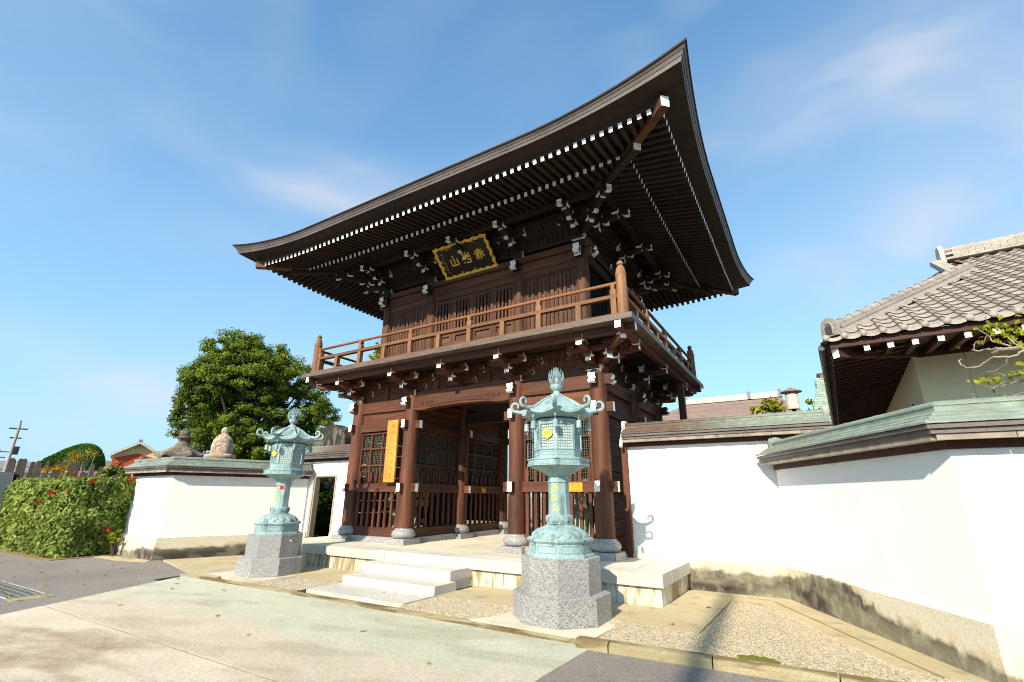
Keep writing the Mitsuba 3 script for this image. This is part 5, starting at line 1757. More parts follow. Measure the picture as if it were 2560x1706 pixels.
# main ridge and gable verge
for j, (w, z) in enumerate(((.34, .06), (.32, .13), (.30, .20), (.28, .27))):
    for k in range(26):
        a = HP_(3.15 + k * .30 + (.15 if j % 2 else 0), 6.0) + EZ * z
        M().box(a + hu * .147, (.292, w, .062), R=np.array([hu, hv, EZ])).build(rk + '__ridge_tile', 'roof_tile')
m = M().tube([HP_(3.1, 6.0) + EZ * .33, HP_(11, 6.0) + EZ * .33], .085, 12)
m.build(rk + '__cover_tile', 'roof_tile', 50)
M().prism([(-.22, -.05), (.22, -.05), (.22, .30), (.12, .46), (-.12, .46), (-.22, .30)], HP_(3.08, 6.0), -hv, EZ, .10).build(rk + '__ridge_end_tile', 'white_board')
M().beam(HP_(2.86, 4.05, .02), HP_(2.92, 5.95, .06), .22, .14).build(rk + '__verge', 'roof_tile')
M().beam(HP_(2.94, 4.15, -.20), HP_(3.0, 5.9, -.16), .06, .26).build(rk + '__barge_board', 'slate_roof')
m = M()
m.add([HP_(3.15, 4.3, -.05), HP_(3.15, 6.0, -.05), E0 + hu * 3.15 + hv * 7.7 + EZ * 2.3, E0 + hu * 3.15 + hv * 6 + EZ * 1.9], [[0, 1, 2], [0, 2, 3]])
m.build(rk + '__gable', 'void_dark')
# side eave tiles, seen edge on
for k in range(78):
    p = E0 + hv * (.12 + k * TW) + EZ * .0
    M().box(p + EZ * .01 + hu * .02, (.10, TW - .03, .05), R=np.array([hu, hv, EZ])).build(rk + '__side_tile', 'roof_tile')
# timber under the eaves
zf = lambda u, v, z: E0 + hu * u + hv * v + EZ * z
part_h = lambda n, m, b, s=False: m.build(f'{hall}__{n}', b, s)
part_h('fascia', M().box(zf(5.55, .06, -.085), (10.9, .05, .12), R=np.array([hu, hv, EZ])), 'hall_timber')
part_h('fascia', M().box(zf(.075, 11.1, -.085), (.05, 21.9, .12), R=np.array([hu, hv, EZ])), 'hall_timber')
m = M()
m.add([zf(.1, .08, -.13), zf(11, .08, -.13), zf(11, 1.7, .05), zf(1.5, 1.7, .05)], [[0, 1, 2], [0, 2, 3]])
m.add([zf(.1, .08, -.131), zf(1.5, 1.7, .049), zf(1.5, 22, .049), zf(.1, 22, -.131)], [[0, 1, 2], [0, 2, 3]])
part_h('soffit', m, 'hall_timber')
for k in range(30):
    u = .62 + k * .325
    m = M()
    m.beam(zf(u, 1.6, -.05), zf(u, .085, -.20), .085, .095, ('+a',))
    part_h('rafter', m, 'hall_timber')
for k in range(62):
    v = .62 + k * .325
    part_h('rafter', M().beam(zf(1.40, v, -.05), zf(.105, v, -.20), .085, .095, ('+a',)), 'hall_timber')
part_h('hip_rafter', M().beam(zf(1.45, 1.6, -.03), zf(.16, .12, -.22), .13, .17, ('+a',)), 'hall_timber')
part_h('gutter', M().tube([zf(-.03, .1, -.09), zf(-.03, 22, -.09)], .055, 8), 'steel_dark', 50)
for a, b in ((1.38, 2.10), (2.108, 3.0), (3.008, 3.9), (3.908, 4.8), (4.808, 8.0)):
    part_h('wall_panel', M().box(zf((a + b) / 2, 1.66, -2.05), (b - a, .12, 4.34), R=np.array([hu, hv, EZ])), 'hall_wall')
part_h('wall_panel', M().box(zf(1.44, 11.2, -2.05), (.12, 19.0, 4.34), R=np.array([hu, hv, EZ])), 'hall_wall')
part_h('wall_beam', M().box(zf(5.2, 1.58, -.06), (7.5, .06, .16), R=np.array([hu, hv, EZ])), 'hall_timber')
fg = thing('hanging_ornament', 'small yellow and black ornament on the shaded hall wall above the wall roof', 'ornament')
q = zf(1.30, 2.4, -1.05)
m = M()
m.lathe([(.0, -.10), (.045, -.08), (.06, 0), (.045, .05), (.0, .07)], q, 12)
m.build(fg + '__body', 'gold_dull', 50)
m = M()
for s in (-1, 1):
    m.tube([q + hv * s * .03 + EZ * .03, q + hv * s * .06 + EZ * .12, q + hv * s * .05 + EZ * .18], (.02, .014, .006), 6)
    m.tube([q + hv * s * .05 - EZ * .02, q + hv * s * .11 - EZ * .05, q + hv * s * .13 - EZ * .13], (.02, .016, .008), 6)
m.build(fg + '__fittings', 'steel_dark', 50)

# ================================================================== FAR BUILDINGS
fh = thing('main_hall', 'distant temple hall with large brown tiled roof and white ridge', 'building')
rA, rB, eA, eB = np.array([-7.6, 40, 8.72]), np.array([-1.08, 40, 8.72]), np.array([-13.5, 33.5, 5.6]), np.array([1.3, 33.5, 5.6])
n = 22
for k in range(n):
    t0, t1 = k / n, (k + 1) / n
    a, b, c, d = rA * (1 - t0) + eA * t0, rB * (1 - t0) + eB * t0, rB * (1 - t1) + eB * t1, rA * (1 - t1) + eA * t1
    M().add([a, d + EZ * .06, c + EZ * .06, b, d, c], [[0, 1, 2], [0, 2, 3], [1, 4, 5], [1, 5, 2]]).build(fh + '__roof_course', 'far_roof')
M().add([rB, eB, [1.3, 47, 5.6]], [[0, 1, 2]]).build(fh + '__side_roof', 'far_roof')
M().add([rA, [-13.5, 47, 5.6], eA], [[0, 1, 2]]).build(fh + '__side_roof', 'far_roof')
M().add([rA, rB, [1.3, 47, 5.6], [-13.5, 47, 5.6]], [[0, 1, 2], [0, 2, 3]]).build(fh + '__back_roof', 'far_roof')
for a, b in ((-7.75, -3.2), (-2.98, -1.2)):
    M().box(((a + b) / 2, 40, 8.93), (b - a, .5, .42)).build(fh + '__ridge', 'white_board')
for x in (-7.8, -3.09, -1.02):
    M().box((x, 40, 9.02), (.24, .6, .58)).build(fh + '__ridge_end', 'slate_roof')
M().box((-6, 41, 2.7), (11.0, 10.0, 5.6)).build(fh + '__wall', 'cream_wall')
ch = thing('chimney', 'grey metal flue with a wide conical cap rising behind the wall', 'chimney')
M().cyl((-.12, 16, 0), (-.12, 16, 4.0), .055, None, 14).build(ch + '__pipe', 'wood_grey', 40)
M().cyl((-.12, 16, 4.0), (-.12, 16, 4.46), .165, None, 18).build(ch + '__drum', 'white_board', 40)
M().lathe([(.0, 4.66), (.28, 4.52), (.285, 4.50), (.15, 4.47), (0, 4.47)][::-1], (-.12, 16, 0), 24).build(ch + '__cap', 'far_roof', 40)
gp = thing('copper_pavilion', 'small building with green copper roof squeezed between the chimney and the hall', 'building')
c0 = np.array([.98, 14.0, 0])
for k in range(14):
    z0, z1 = 3.35 + k * .055, 3.35 + (k + 1) * .055
    M().box((2.0 - .14 * (1 - k / 14.0), 23.0, 1.5 + ((z0 + z1) / 2 - 1.5) * 1.77), (2.3 + .5 * (1 - k / 14), .8, .088)).build(gp + '__roof_course', 'copper_green')
M().box((2.1, 23.0, 6.28), (2.3, .75, .25)).build(gp + '__ridge', 'far_roof')
M().box((2.05, 23.0, 6.165), (2.4, .85, .035)).build(gp + '__ridge_moulding', 'white_board')
M().box((2.05, 23.0, 6.43), (2.4, .85, .05)).build(gp + '__ridge_cap', 'copper_green')
for z in (6.03, 5.78, 6.17):
    M().box((.84, 23.0, z), (.18, .8, .12)).build(gp + '__ridge_scroll', 'copper_green')
M().box((2.6, 23.3, 2.4), (2.4, .7, 5.0)).build(gp + '__wall', 'hall_wall')
# red and yellow house, far left
hs_ = thing('house', 'distant house with red lower wall, cream gable and grey tiled roof', 'house')
X = np.array([-35.45, 13.69, 0])
e1 = unit(np.array([.80, 2.07, 0]))                           # along the gable wall
e2 = np.array([-e1[1], e1[0], 0])                               # away from the viewer
q = [(-1.08, 2.5), (1.08, 2.5), (1.08, 3.80), (0, 4.52), (-1.08, 3.80)]
M().prism(q, X + e2 * 2.0, e1, EZ, 4.0).build(hs_ + '__wall', 'cream_wall')
M().prism([(-1.14, 2.2), (1.14, 2.2), (1.14, 3.6), (0.0, 3.93), (-1.14, 3.60)], X + e2 * -.02, e1, EZ, .06).build(hs_ + '__red_cladding', 'red_wall')
for s in (-1, 1):
    a, b = X + EZ * 4.66, X + e1 * s * 1.32 + EZ * 3.83
    if s > 0:
        b = X + e1 * s * 1.32 + EZ * 3.83
    m = M()
    for dz in (0,):
        P = [a - e2 * .3, b - e2 * .3, b + e2 * 6.0, a + e2 * 6.0]
        m.hexa([P[0] - EZ * .09, P[0], P[3] - EZ * .09, P[3], P[1] - EZ * .09, P[1], P[2] - EZ * .09, P[2]])
    m.build(hs_ + '__roof', 'slate_roof')
    M().beam(a - e2 * .33 - EZ * .09, b - e2 * .33 - EZ * .09, .05, .12).build(hs_ + '__barge_board', 'white_board')
M().beam(X - e2 * .3 + EZ * 4.70, X + e2 * 6 + EZ * 4.70, .2, .10).build(hs_ + '__ridge', 'slate_roof')
M().box(X + e1 * 3.0 + e2 * 2.5 + EZ * 2.9, (4.4, 4.0, 1.5), R=np.array([e1, e2, EZ])).build(hs_ + '__side_wing', 'cream_wall')
for key, c, e, L, zb_, zt_, lab in (('far_house', (-52, 11.2), (.37, .93), 7.0, 3.0, 3.85, 'low far house with long grey roof left of the clipped tree'), ('far_house', (-46, 16.0), (.35, .94), 4.2, 2.7, 3.95, 'low far house with brownish roof between the clipped tree and the red house')):
    f_ = thing(key, lab, 'house')
    e = unit(np.array([*e, 0]))
    g_ = np.array([-e[1], e[0], 0])
    c = np.array([*c, 0])
    m = M()
    m.prism([(-2.2, zb_), (2.2, zb_), (0.3, zt_), (-.3, zt_)], c, g_, EZ, L)
    m.build(f_ + '__roof', 'slate_roof' if L > 5 else 'far_roof')
    M().box(c + EZ * (zb_ / 2), (L - .6, 3.4, zb_ + .1), R=np.array([e, g_, EZ])).build(f_ + '__wall', 'white_board')


def utility_pole(x, y, h, r, label, arms, lean=0.0):
    k = thing('utility_pole', label, 'utility pole')
    d = np.array([lean, 0, 1])
    M().tube([np.array([x, y, -.1]), np.array([x, y, 0]) + d * h], (r, r * .62), 14).build(k + '__pole', 'pole_concrete', 40)
    for z, w in arms:
        p = np.array([x, y, 0]) + d * z
        ax = unit(np.array([.35, .93, 0]))
        M().beam(p - ax * w, p + ax * w, .06, .07).build(k + '__crossarm', 'steel_dark')
        for s in (-.9, -.45, .45, .9) if y < 0 else ():
            M().lathe([(.03, 0), (.045, .03), (.03, .07), (.045, .10), (.02, .15), (0, .16)], p + ax * w * s + EZ * .03, 8).build(k + '__insulator', 'white_paint')
    return k


k = utility_pole(-34.95, 7.95, 5.0, .095, 'tall far utility pole with a transformer box at the far left', ((4.72, .35), (4.25, .22)))
M().box((-34.92, 8.08, 3.62), (.24, .22, .40)).build(k + '__transformer', 'steel_dark')
M().cyl((-34.95, 7.95, 4.9), (-34.95, 7.95, 5.15), .03).build(k + '__top_rod', 'steel_dark')
utility_pole(-50.0, 10.75, 4.55, .10, 'smaller utility pole farther away at the left edge', ((4.4, .5), (4.0, .4)))
# the pole behind the photographer, whose shadow crosses the gravel
utility_pole(.56, -20.0, 17.1, .17, 'utility pole standing across the road behind the viewer', ())


# ================================================================== STONES BEHIND THE LEFT WALL
sl = thing('stone_lantern', 'old weathered stone lantern with wide roof rising behind the left wall', 'lantern')
c = np.array([-21.4, 9.72, 0])
M().lathe([(.30, .0), (.24, .4), (.20, 1.4), (.34, 1.9), (.42, 2.0), (.42, 2.15)], c, 12).build(sl + '__shaft', 'old_stone', 40)
M().lathe([(.36, 2.15), (.36, 2.7), (.40, 2.78)], c, 6).build(sl + '__fire_box', 'old_stone')
A = np.linspace(0, 2 * np.pi, 49)[:-1]
rings = []
for t in np.linspace(0, 1, 9):
    cr = np.abs(np.cos(A * 3)) ** 4
    r = .30 + (.74 + .14 * cr - .30) * t
    z = 3.34 - .34 * t ** 1.1 + .10 * cr * max(0, t - .6) / .4
    rings.append(np.stack([c[0] + r * np.cos(A), c[1] + r * np.sin(A), z + 0 * A], 1))
m = M().loft(rings[::-1], closed=True)
m.loft([rings[-1], rings[-1] - np.array([0, 0, .12]), np.stack([c[0] + .4 * np.cos(A), c[1] + .4 * np.sin(A), 2.76 + 0 * A], 1)][::-1], closed=True)
m.build(sl + '__roof', 'old_stone', 35)
M().lathe([(.30, 3.30), (.27, 3.40), (.20, 3.48), (.15, 3.55), (.17, 3.60), (.28, 3.68), (.27, 3.72), (.16, 3.74), (.19, 3.83), (.18, 3.93), (.10, 4.02), (.02, 4.07)], c, 20).build(sl + '__finial', 'old_stone', 45)
ss = thing('stone_figure', 'weathered seated stone figure on a lotus block behind the left wall', 'statue')
c = np.array([-18.6, 9.8, 0])
m = M()
pr = np.array([(.34, 2.94), (.37, 3.05), (.375, 3.22), (.365, 3.36), (.33, 3.47), (.27, 3.56), (.20, 3.63), (.12, 3.68), (.085, 3.72)])
A = np.linspace(0, 2 * np.pi, 49)[:-1]
rg = []
for r, z in pr:
    k_ = 1 + .10 * np.exp(-((z - 3.12) / .12) ** 2) * np.cos(A * 2) ** 2
    q = np.stack([r * 1.06 * k_ * np.cos(A), r * .9 * k_ * np.sin(A), z + 0 * A], 1)
    rg.append(q * [1, 1, 1] + .06 * (meshkit.fbm(q * 6, 4)[:, None] - .5) * [1, 1, .2] + c)
m.loft(rg, closed=True)
m.build(ss + '__body', 'tan_stone', 60)
m = M()
V = trimesh.creation.icosphere(3, .13)
m.add(np.asarray(V.vertices) * (1, 1, 1.1) + c + EZ * 3.80, V.faces)
m.lathe([(.10, 3.64), (.12, 3.70), (.10, 3.74)], c, 14)
m.build(ss + '__head', 'tan_stone', 60)
M().lathe([(.40, 2.3), (.42, 2.7), (.50, 2.76), (.53, 2.84), (.50, 2.93), (.44, 2.95)], c, 16).build(ss + '__lotus_seat', 'tan_stone', 30)
M().box(c + EZ * 1.15, (.8, .8, 2.4)).build(ss + '__pedestal', 'old_stone')
db = thing('stone_monument', 'dark rounded stone monument standing behind the doorway wall beside the gate', 'monument')
q = [(-.80, 0), (.85, 0), (.92, 2.2), (.90, 3.25), (.80, 3.58), (.52, 3.86), (.1, 3.98), (-.25, 3.92), (-.55, 3.80), (-.78, 3.72), (-.74, 3.4), (-.84, 2.2)]
m = M()
m.prism(q, (-14.6, 11.6, 0), EX, EZ, .5)
k_ = m.build(db + '__stone', 'dark_stone', 40)

# plank fence behind the hedge
fe = thing('plank_fence', 'dark weathered wooden plank fence with rounded tops behind the hedge', 'fence')
fa, fb_ = np.array([-22.4, 5.2]), np.array([-20.2, 7.5])
fd = unit(fb_ - fa)
s = 0.0
L = np.linalg.norm(fb_ - fa)
while s < L:
    w = .10 + .035 * rng.random()
    h = 2.52 + .12 * rng.random() - .06 * s
    if 1.95 < s < 2.35:
        h -= .25
    c = fa + fd * s
    q = [(-w / 2, 0), (w / 2, 0), (w / 2, h - .07), (w * .36, h - .02), (0, h), (-w * .36, h - .02), (-w / 2, h - .07)]
    tl = rng.normal() * .018
    M().prism(q, (c[0], c[1] , 0), unit(np.array([*fd, tl])), unit(np.array([-fd[0] * tl, -fd[1] * tl, 1])), .025).build(fe + '__plank', 'wood_grey')
    s += w + .006 + .012 * rng.random()
M().beam((*fa, 1.7), (*fb_, 1.7), .05, .08).build(fe + '__rail', 'wood_grey')
gs = thing('stone_post', 'grey granite stone at the left edge beside the hedge', 'stone')
M().box((-22.4, 5.02, 1.08), (.5, .5, 2.16)).build(gs + '__block', 'granite')
gs = thing('stone_post', 'small dark square stone behind the top of the hedge', 'stone')
M().box((-18.35, 6.35, 1.04), (.24, .24, 2.12)).build(gs + '__block', 'dark_stone')


# ================================================================== VEGETATION
def leaf_quads(m, P, N, size, aspect, flag, tone, droop=0.0):
    """Leaves: folded rhombs at P facing N; size, flag and tone per leaf."""
    k = len(P)
    N = N / (np.linalg.norm(N, axis=1, keepdims=True) + 1e-9)
    t = rng.normal(size=(k, 3))
    t[:, 2] -= droop
    a = t - N * (t * N).sum(1, keepdims=True)
    a /= np.linalg.norm(a, axis=1, keepdims=True) + 1e-9
    b = np.cross(N, a)
    s = np.broadcast_to(size, (k,))[:, None]
    V = np.stack([P - a * s * .5, P + b * s * .5 * aspect - N * s * .08 + a * s * .02, P + a * s * .5 - N * s * .10, P - b * s * .5 * aspect - N * s * .08 + a * s * .02], 1).reshape(-1, 3)
    i = np.arange(k)[:, None] * 4
    F = np.concatenate([i + [0, 1, 2], i + [0, 2, 3]])
    m.add(V, F, np.repeat(np.broadcast_to(flag, (k,)) * 1.0, 4), np.repeat(np.broadcast_to(tone, (k,)), 4))


def crown(lobes, nclump, nleaf, size, clump_r, seed, bright=None, flat=.75):
    """Points, normals and tones of a crown: leaf clumps spread over the lobes' outer shell, some inside."""
    r_ = np.random.default_rng(seed)
    wts = np.array([q[1] ** 2 for q in lobes])
    ids = r_.choice(len(lobes), nclump, p=wts / wts.sum())
    D = r_.normal(size=(nclump, 3))
    D /= np.linalg.norm(D, axis=1, keepdims=True)
    rad = np.array([lobes[i][1] for i in ids]) * np.clip(r_.normal(.86, .16, nclump), .35, 1.12)
    C = np.array([lobes[i][0] for i in ids]) + D * rad[:, None] * np.array([1, 1, flat])
    ctone = np.clip(r_.normal(.5, .2, nclump) + .12 * D[:, 2], 0, 1)
    k = r_.integers(0, nclump, nleaf)
    off = r_.normal(size=(nleaf, 3))
    off /= np.linalg.norm(off, axis=1, keepdims=True)
    rr = clump_r * (.35 + .75 * r_.random(nleaf)) * (.7 + .6 * r_.random(nclump))[k]
    P = C[k] + off * rr[:, None] * np.array([1, 1, .62])
    N = off * .8 + D[k] * .5 + r_.normal(size=(nleaf, 3)) * .55 + np.array([0, 0, .45])
    return P, N, np.clip(ctone[k] + r_.normal(0, .20, nleaf), 0, 1), C


def limbs(m, root, top, targets, r0, seed):
    r_ = np.random.default_rng(seed)
    m.tube([root, root * .5 + top * .5 + np.array([.15, .1, 0]), top], (r0, r0 * .8, r0 * .6), 10)
    for q in targets:
        mid = top * .45 + q * .55 + r_.normal(size=3) * .25
        m.tube([top - EZ * .2, mid, q], (r0 * .42, r0 * .26, r0 * .08), 7)


tr = thing('broadleaf_tree', 'large dense round broadleaf tree behind the left wall', 'tree')
lob = [((-26.4, 12.1, 4.2), 1.2), ((-26.1, 12.6, 3.7), 1.3), ((-24.7, 15.0, 3.4), 1.5), ((-25.3, 13.9, 6.6), 2.2), ((-25.7, 13.4, 8.0), 1.6), ((-25.3, 13.8, 3.4), 1.3), ((-26.0, 12.6, 6.3), 1.8), ((-25.7, 13.3, 7.85), 1.7), ((-25.2, 14.3, 7.75), 1.75), ((-24.7, 15.2, 7.0), 1.75), ((-25.4, 14.0, 5.9), 2.0), ((-26.2, 12.1, 5.0), 1.35), ((-24.1, 16.2, 5.55), 1.75), ((-25.2, 14.2, 4.3), 1.7), ((-23.7, 16.9, 4.8), 1.35), ((-25.5, 13.2, 4.2), 1.5), ((-26.1, 12.5, 6.6), 1.3), ((-24.9, 14.7, 2.9), 1.5), ((-24.2, 16.0, 3.4), 1.4), ((-25.6, 13.4, 2.9), 1.3)]
P, N, tone, C = crown([(np.array(a) + (.05, .2, .75), b) for a, b in lob], 1050, 190000, .1, .37, 3)
hole = (np.linalg.norm(P - np.array([-25.2, 13.95, 6.1]), axis=1) < 0)
m = M()
yl = (P[:, 2] > 6.2) & (np.linalg.norm(P - np.array([-24.5, 15.2, 8.7]), axis=1) < 1.6) & (rng.random(len(P)) < .35)
leaf_quads(m, P, N, .10 + .05 * rng.random(len(P)), .55, yl, tone)
m.build(tr + '__crown', 'leaf_tree')
m = M()
limbs(m, np.array([-25.0, 14.5, -.1]), np.array([-25.0, 14.5, 4.0]), C[::22], .34, 4)
m.build(tr + '__trunk', 'bark', 50)

tr = thing('broadleaf_tree', 'yellow green tree showing between the gate roof and its balcony', 'tree')
P, N, tone, C = crown([(np.array(a), b) for a, b in (((-16.9, 17.2, 8.4), 1.5), ((-16.2, 17.4, 7.2), 1.4), ((-16.6, 17.0, 5.8), 1.3), ((-17.6, 16.3, 4.6), .6))], 110, 9000, .1, .42, 8)
m = M()
leaf_quads(m, P, N, .15 + .07 * rng.random(len(P)), .6, rng.random(len(P)) < .08, tone)
m.build(tr + '__crown', 'leaf_yellow')
m = M()
limbs(m, np.array([-16.6, 17.3, -.1]), np.array([-16.5, 17.3, 4.2]), C[::7], .16, 9)
m.build(tr + '__trunk', 'bark', 50)

tr = thing('clipped_tree', 'dark green clipped dome shaped evergreen behind the hedge at far left', 'tree')
k = 26000
D = rng.normal(size=(k, 3))
D /= np.linalg.norm(D, axis=1, keepdims=True)
D[:, 2] = np.abs(D[:, 2])
e1_ = unit(np.array([.27, .96, 0]))
e2_ = np.array([-e1_[1], e1_[0], 0])
lx = D[:, 0] * 1.02
P = np.array([-25.8, 7.78, 2.45]) + lx[:, None] * e1_ + (D[:, 1] * .9)[:, None] * e2_ + (D[:, 2] * 1.12 * np.interp(lx, [-1.1, -.6, 0, .45, .8, 1.1], [.55, .62, .88, 1.03, 1.12, 1.1]))[:, None] * EZ
P += rng.normal(size=P.shape) * .02
m = M()
leaf_quads(m, P, D + rng.normal(size=D.shape) * .5, .055, .5, 0, np.clip(rng.normal(.45, .22, k), 0, 1))
m.build(tr + '__crown', 'leaf_shrub')
M().tube([(-25.8, 7.78, -.1), (-25.8, 7.78, 2.8)], (.14, .09), 8).build(tr + '__trunk', 'bark', 50)

# hedge: a clipped block of glossy leaves with a few red ones
hg = thing('hedge', 'thick clipped green hedge with scattered red leaves at the left of the road', 'hedge')
hp_ = [(-21.3, 6.1), (-21.25, 5.4), (-21.1, 5.15), (-20.7, 5.05)] + [(-16.55, 4.98)] + [(-16.24 + .20 * math.sin(q), 5.18 - .20 * math.cos(q)) for q in np.linspace(.1, 1.5, 6)] + [(-16.05, 5.7), (-16.22, 6.35)]
hp_ = np.array(hp_)
hl2 = np.r_[0, np.cumsum(np.linalg.norm(np.diff(hp_, axis=0), axis=1))]


def hedge_pts(n, deep):
    t, q = rng.random(n) * hl2[-1], rng.random(n) ** .95
    p2 = np.stack([np.interp(t, hl2, hp_[:, j]) for j in (0, 1)], 1)
    p3 = np.stack([np.interp(t + .02, hl2, hp_[:, j]) - np.interp(t - .02, hl2, hp_[:, j]) for j in (0, 1)], 1)
    nr = np.stack([p3[:, 1], -p3[:, 0]], 1)
    nr /= np.linalg.norm(nr, axis=1, keepdims=True)
    z = .03 + 1.84 * q
    ns = meshkit.fbm(np.stack([p2[:, 0] * 2.0, p2[:, 1] * 2.0, z * 2.0], -1), 3) - .5
    off = .07 * np.sin(q * np.pi) ** .5 + .06 * (q - .2) + .28 * ns + rng.normal(0, .045, n) - deep - .07 * np.clip((q - .9) / .1, 0, 1) ** 2
    P = np.concatenate([p2 + nr * off[:, None], z[:, None]], 1)
    N = np.concatenate([nr, np.full((n, 1), .55)], 1) + rng.normal(size=(n, 3)) * .5
    return P, N, ns


m = M()
for n, deep in ((13000, .0), (9000, .10)):
    P, N, ns = hedge_pts(n, deep)
    leaf_quads(m, P, N, .105 + .06 * rng.random(n), .46, 0, np.clip(.5 + .9 * ns + rng.normal(0, .26, n), 0, 1), .8)
n = 8000
t = rng.random((n, 2))
P = np.stack([-21.2 + 5.1 * t[:, 0], 5.12 + 1.2 * t[:, 1], 1.84 + 0 * t[:, 0]], 1)
P[:, 2] += .16 * (meshkit.fbm(P * 2.0, 3) - .5) + .10 * rng.random(n) ** 3
leaf_quads(m, P, rng.normal(size=(n, 3)) * .5 + [0, -.2, .9], .105 + .05 * rng.random(n), .46, 0, np.clip(rng.normal(.55, .24, n), 0, 1))
for q in ((-15.86, 5.25, 1.84), (-17.0, 4.88, 1.55), (-16.6, 4.86, 1.52), (-18.4, 4.89, 1.14), (-18.6, 4.88, 1.02), (-17.6, 4.88, 1.3), (-16.05, 4.92, 1.55), (-15.85, 5.9, .62), (-15.9, 6.15, 1.93), (-16.6, 5.2, 1.99)):
    k = 7
    P = np.array(q) + rng.normal(size=(k, 3)) * .045
    leaf_quads(m, P, rng.normal(size=(k, 3)) + [.3, -1, .4], .11, .5, 1, .5)
m.build(hg + '__leaves', 'leaf_hedge')
m = M()
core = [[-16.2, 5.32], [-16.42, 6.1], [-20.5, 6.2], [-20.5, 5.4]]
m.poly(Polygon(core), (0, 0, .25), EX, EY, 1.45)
for k in range(22):
    x, y = -16.3 - rng.random() * 4.2, 5.3 + rng.random() * .9
    m.tube([(x, y, -.05), (x + rng.normal() * .06, y + rng.normal() * .06, .45)], (.025, .018), 5)
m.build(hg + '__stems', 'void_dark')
structure('hedge_bed', 'brown soil strip with leaf litter under the hedge')
m = M()
slab(m, [(-24, 4.72), (-16.3, 4.72), (-15.75, 4.85), (-15.8, 5.6), (-16.15, 6.4), (-24, 6.9)], -.05, .012)
m.build('hedge_bed', 'soil')


def shrub(key, label, c, r, n, leaf, size, flagp, seed, stems=6, bare=False, tall=1.0):
    k = thing(key, label, 'shrub')
    P, N, tone, C = crown([(np.array(c), r)], max(10, n // 60), n, size, r * .33, seed, flat=tall)
    m = M()
    leaf_quads(m, P, N, size * (.8 + .5 * rng.random(n)), .5, rng.random(n) < flagp, tone)
    m.build(k + '__leaves', leaf)
    m = M()
    r_ = np.random.default_rng(seed)
    for j in range(stems):
        q = C[j % len(C)]
        m.tube([(c[0] + r_.normal() * .05, c[1] + r_.normal() * .05, 0), ((c[0] + q[0]) / 2, (c[1] + q[1]) / 2, c[2] * .7), q], (.025, .017, .006), 5)
    m.build(k + '__stems', 'bark_pale' if bare else 'bark', 50)


shrub('shrub', 'red and green leaved shrub between the hedge and the left wall', (-16.9, 6.0, 2.0), .36, 900, 'leaf_hedge', .085, .22, 31)
shrub('shrub', 'low green shrub just left of the end of the left wall', (-17.3, 6.3, 2.0), .36, 1100, 'leaf_shrub', .08, .1, 32)
shrub('shrub', 'sparse yellowing shrub with bare stems in front of the clipped tree', (-21.8, 6.9, 2.55), .62, 500, 'leaf_yellow', .07, .5, 33, 14, True)
shrub('shrub', 'small red and orange leaved shrub behind the dark square stone', (-18.3, 5.35, 1.95), .38, 520, 'leaf_yellow', .075, .7, 35)
shrub('shrub', 'small bright yellow seedling at the foot of the left wall', (-15.72, 6.05, .50), .17, 150, 'leaf_yellow', .075, .05, 36)
shrub('persimmon_tree', 'persimmon branches with yellow and orange leaves rising behind the right wall', (-.36, 10.9, 3.24), .40, 300, 'leaf_yellow', .11, .12, 37, 8, tall=.45)
shrub('persimmon_tree', 'few green leaves beside the copper pavilion behind the right wall', (.24, 10.9, 3.22), .15, 26, 'leaf_yellow', .14, .05, 38, 4)

# bare twisted branches with a few leaves, hanging in from the right
br = thing('garden_tree', 'pale twisted bare branches with sparse yellow green leaves in front of the hall', 'tree')


def BP(px, py):
    """A point of the branch picture plane 8.4 m out, in metres right of x = 2.6 and above z = 3.33."""
    return np.array([2.62 + px, 8.4 + .12 * math.sin(px * 9 + py * 5), 3.33 + py])


m = M()
tw = [[(1.6, -3.3), (1.2, -1.4), (.7, -.25), (.35, .02)], [(.6, -.16), (.3, .0), (.06, .03), (-.12, .03), (-.24, .035), (-.32, .02)], [(-.24, .035), (-.30, .07), (-.36, .075), (-.46, .10), (-.49, .11), (-.47, .17), (-.44, .20)],
      [(-.02, .03), (-.10, -.03), (-.17, -.07), (-.26, -.065), (-.32, -.03), (-.38, -.06), (-.47, -.12), (-.58, -.13), (-.66, -.10), (-.67, -.04), (-.62, 0)], [(-.21, -.07), (-.24, -.14), (-.34, -.20), (-.41, -.20)],
      [(-.04, .05), (-.10, .12), (-.14, .24), (-.16, .34)], [(-.16, .06), (-.30, .15), (-.34, .25), (-.42, .36)], [(.35, .02), (.18, .10), (.02, .11), (-.12, .16)], [(-.34, .25), (-.40, .13)],
      [(.7, -.25), (.4, -.42), (.12, -.36), (-.04, -.34), (-.18, -.38), (-.30, -.40)], [(.25, -.40), (.1, -.46), (-.02, -.50), (-.2, -.53), (-.26, -.62), (-.36, -.67), (-.55, -.68), (-.62, -.58), (-.68, -.5)],
      [(-.04, -.34), (-.15, -.28), (-.3, -.36), (-.42, -.44), (-.52, -.40), (-.60, -.33)], [(-.30, -.52), (-.44, -.64)], [(-.18, -.38), (-.26, -.27), (-.30, -.22)], [(.12, -.36), (.02, -.28), (-.06, -.22)], [(.4, -.42), (.2, -.55), (.02, -.6), (-.1, -.7), (-.3, -.69)]]
for i, pts in enumerate(tw):
    r0 = (.055, .034, .013, .015, .008, .010, .010, .018, .007, .020, .011, .009, .006, .007, .008, .009)[i]
    pts = np.array(pts)
    f = np.linspace(0, len(pts) - 1, len(pts) * 3 - 2)
    q = np.stack([np.interp(f, np.arange(len(pts)), pts[:, j]) for j in (0, 1)], 1)
    if i:
        q[1:-1] += rng.normal(size=q[1:-1].shape) * .007
    m.tube([BP(*v) for v in q], np.linspace(r0, r0 * .45, len(q)), 6)
